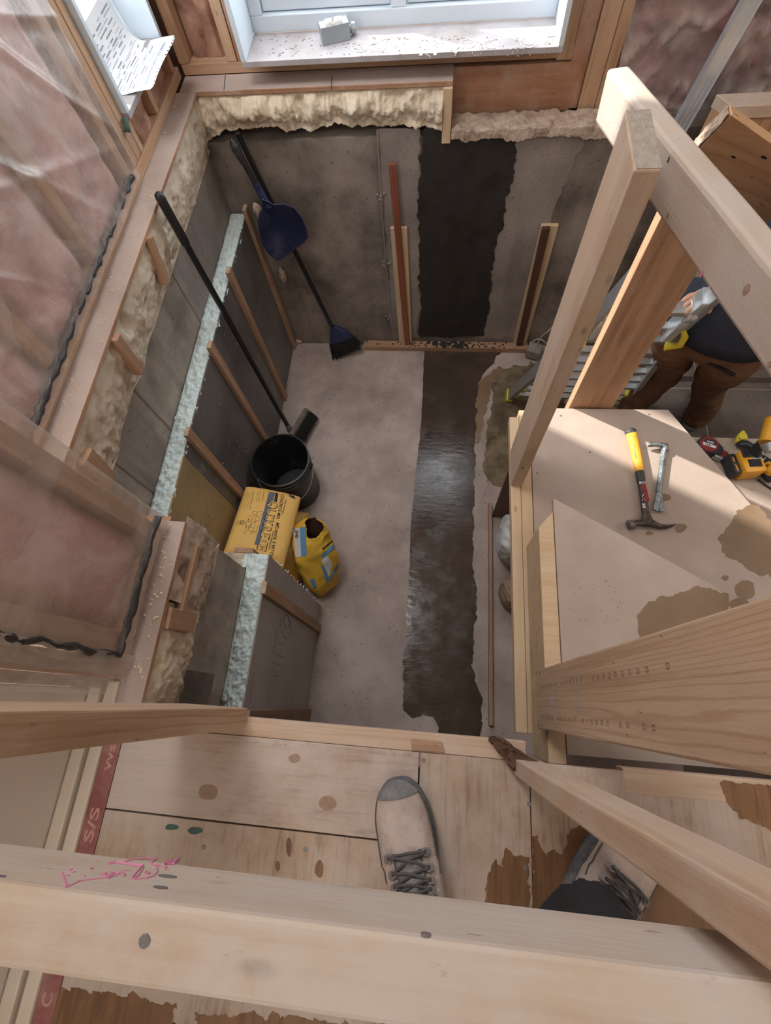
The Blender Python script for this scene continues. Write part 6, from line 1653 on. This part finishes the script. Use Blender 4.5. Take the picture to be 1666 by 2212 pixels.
leg_tube(m, [W2(.006, .100, .098), W2(0, .072, .19), W2(0, .050, .32), W2(.0, .07, .50), hipc + V((.09, 0, .0))], [.078, .078, .075, .082, .105], 5.0)
b = bmesh.new(); bmesh.ops.create_icosphere(b, subdivisions=4, radius=1)
for v in b.verts: v.co = hipc + V((v.co.x * .185, v.co.y * .125, v.co.z * .13 + .03))
m.bm(b)
tr = m.build('trousers', M['trouser'], pn, smooth=True)
rm = tr.modifiers.new('join', 'REMESH'); rm.mode = 'VOXEL'; rm.voxel_size = .007; rm.use_smooth_shade = True
sm_ = tr.modifiers.new('soft', 'SMOOTH'); sm_.iterations = 3; sm_.factor = .5

# ---------------------------------------------------------------- worker below, seen between the boards
wk = empty('person', (1.2, 1.55, 0), 'person in brown work trousers and navy sweater standing by the ladder', 'person')
fL, fR = V((1.10, 1.66, 0)), V((1.44, 1.62, 0))
kL, kR = V((1.075, 1.57, .50)), V((1.285, 1.525, .49)); HL, HR = V((.945, 1.43, .90)), V((1.115, 1.335, .90)); PC = (HL + HR) / 2
lat = (HR - HL).normalized(); fwd = V((lat.y, -lat.x, 0)); fwd = fwd if fwd.y > 0 else -fwd; fwd.z = 0; fwd.normalize()
chest = PC + V((.13, -.10, .40)) ; nk = PC + V((.22, -.15, .55)); hdp = PC + V((.29, -.17, .68))
def skinned(name, joints, edges, mat, parent, root=0, sub=2):
    me = bpy.data.meshes.new(name); me.from_pydata([tuple(V(p) - wloc(parent)) for p, r in joints], edges, [])
    o = bpy.data.objects.new(name, me); C.objects.link(o); o.parent = parent
    sk = o.modifiers.new('skin', 'SKIN'); sk.use_smooth_shade = True
    for i, (p, r) in enumerate(joints):
        s = me.skin_vertices[0].data[i]; s.radius = r if isinstance(r, tuple) else (r, r); s.use_root = (i == root)
    sb = o.modifiers.new('smooth', 'SUBSURF'); sb.levels = sub; sb.render_levels = sub
    me.materials.append(M[mat]); return o
shL, shR = chest + lat * -.19 + V((0, 0, .08)), chest + lat * .19 + V((0, 0, .08))
elL, elR = shL + fwd * .10 + V((.0, 0, -.26)), shR + fwd * .10 + V((.08, 0, -.25))
haL, haR = V((.875, 1.33, 1.20)), elR + fwd * .2 - lat * .12 + V((0, 0, .06))
J = [(PC + V((0, 0, .09)), (.07, .06)), (PC + V((.03, 0, .2)), (.09, .08)), (chest, (.13, .10)), (nk, .055), (hdp - V((0, 0, .05)), (.062, .07)), (hdp + V((0, 0, .03)), (.074, .09)), (hdp + V((0, 0, .10)), (.055, .065)),
     (shL, .052), (elL, .042), (haL, .030), (shR, .052), (elR, .042), (haR, .030),
     (HL + V((0, 0, -.02)), .055), (kL, .045), (fL + V((0, 0, .09)), .038), (HR + V((0, 0, -.02)), .055), (kR, .045), (fR + V((0, 0, .09)), .038)]
E_ = [(0,1),(1,2),(2,3),(3,4),(4,5),(5,6),(2,7),(7,8),(8,9),(2,10),(10,11),(11,12),(0,13),(13,14),(14,15),(0,16),(16,17),(17,18)]
for hi, hand, el in ((9, haL, elL), (12, haR, elR)):
    dh = (hand - el).normalized(); sdv = dh.cross(V((0, 0, 1))).normalized(); pl = len(J)
    J.append((hand + dh * .045, (.034, .017))); E_.append((hi, pl))
    for k, (off, L) in enumerate(((-.027, .062), (-.009, .072), (.009, .068), (.027, .052))):
        a = len(J); base = hand + dh * .075 + sdv * off
        J += [(base, .0095), (base + dh * L * .5 + V((0, 0, -.014)), .0085), (base + dh * L * .72 + V((0, 0, -.042)), .0075)]; E_ += [(pl, a), (a, a + 1), (a + 1, a + 2)]
    a = len(J); J += [(hand + dh * .035 - sdv * .036, .0105), (hand + dh * .066 - sdv * .052 + V((0, 0, -.014)), .009)]; E_ += [(pl, a), (a, a + 1)]
skinned('body', J, E_, 'skin', wk)
fdir = fwd
m = MB()
for t in (-1, 1):
    m.lathe([(0, .004), (.008, .002), (.010, -.004)], hdp + fdir * .082 + lat * .03 * t + V((0, 0, .03)), fdir, 10)
m.build('eyes', M['ivory'], wk)
m = MB(); m.tube([hdp + fdir * .08 + V((0, 0, .03)), hdp + fdir * .105 + V((0, 0, .0)), hdp + fdir * .085 + V((0, 0, -.008))], [.006, .012, .010], 10)
for t in (-1, 1): m.lathe([(0, .006), (.016, .004), (.02, -.004)], hdp + lat * .078 * t + V((0, 0, .01)), lat * t, 12)
m.build('nose_and_ears', M['skin'], wk, smooth=True)
b = bmesh.new(); bmesh.ops.create_icosphere(b, subdivisions=4, radius=1)
for v in b.verts:
    k = 1 + .05 * fb(v.co, 4, 2., 3); v.co = hdp + V((0, 0, .05)) - fdir * .012 + V((v.co.x * .088, v.co.y * .098, v.co.z * .085)) * k
bmesh.ops.delete(b, geom=[v for v in b.verts if (v.co - hdp).dot(fdir) > .055 and v.co.z < hdp.z + .075], context='VERTS')
MB().bm(b).build('hair', M['hair'], wk, smooth=True)
m = MB()
leg_tube(m, [fL + V((0, 0, .05)), fL + V((-.005, -.01, .16)), kL, HL.lerp(kL, .4), HL + V((0, 0, .0)), HL + lat * .06 + V((0, 0, .09))], [.072, .072, .074, .088, .100, .10], 9.0)
leg_tube(m, [fR + V((0, 0, .05)), fR + V((-.01, -.01, .16)), kR, HR.lerp(kR, .4), HR + V((0, 0, .0)), HR - lat * .06 + V((0, 0, .09))], [.072, .072, .074, .088, .100, .10], 12.0)
b = bmesh.new(); bmesh.ops.create_icosphere(b, subdivisions=4, radius=1)
for v in b.verts: v.co = PC + lat * v.co.x * .185 + fwd * v.co.y * .125 + V((0, 0, v.co.z * .105 + .07))
m.bm(b)
tr = m.build('trousers', M['duck'], wk, smooth=True)
rm = tr.modifiers.new('join', 'REMESH'); rm.mode = 'VOXEL'; rm.voxel_size = .009; rm.use_smooth_shade = True
sm_ = tr.modifiers.new('soft', 'SMOOTH'); sm_.iterations = 3; sm_.factor = .5
bw = PC + V((0, 0, .15))
MB().tube([bw + lat * .178 * math.cos(t) + fwd * .128 * math.sin(t) + V((0, 0, -.012)) for t in [6.2832 * i / 40 for i in range(41)]], (.016), 8).build('belt', M['brownboot'], tr, smooth=True)
m = MB(); p = bw - fwd * .118 + lat * .075 + V((0, 0, -.10)); m.beam(p - lat * .05, p + lat * .055 + V((0, 0, -.01)), V((0, 0, 1)), .010, .012, .002); m.build('pocket_edge', M['black'], tr)
m = MB()
def ringe(c, a, b_, seed, n=34): return [c + lat * a * math.cos(t) * (1 + .05 * nz(V((t, c.z * 9, seed)), 1.3)) + fwd * b_ * math.sin(t) * (1 + .05 * nz(V((t, c.z * 9, seed + 3)), 1.3)) for t in [6.2832 * i / n for i in range(n)]]
m.rings([ringe(PC + V((.0, 0, .125)), .172, .122, 1.), ringe(PC + V((.0, 0, .10)), .200, .148, 1.), ringe(PC + V((0, 0, .16)), .198, .145, 2.), ringe(PC + V((.01, 0, .28)), .20, .145, 3.), ringe(chest, .215, .15, 4.), ringe(chest + V((0, 0, .09)), .19, .12, 5.), ringe(nk - V((0, 0, .03)), .085, .08, 6.), ringe(nk + V((0, 0, .02)), .066, .066, 7.)], (False, False))
leg_tube(m, [shL + lat * .03, shL.lerp(elL, .5), elL, elL.lerp(haL, .5), haL - (haL - elL).normalized() * .02], [.085, .072, .062, .056, .046], 15.)
leg_tube(m, [shR - lat * .03, shR.lerp(elR, .5), elR, elR.lerp(haR, .5), haR - (haR - elR).normalized() * .02], [.085, .072, .062, .056, .046], 18.)
m.build('sweater', M['navy'], wk, smooth=True)
for f_, lb in ((fL, 'left'), (fR, 'right')):
    boot(wk, f_ + fwd * .23, -fwd, lb + ' dark brown boot', 1, ('brownboot', 'brownboot', 'sole', 'lace', 'eyelet'), False)
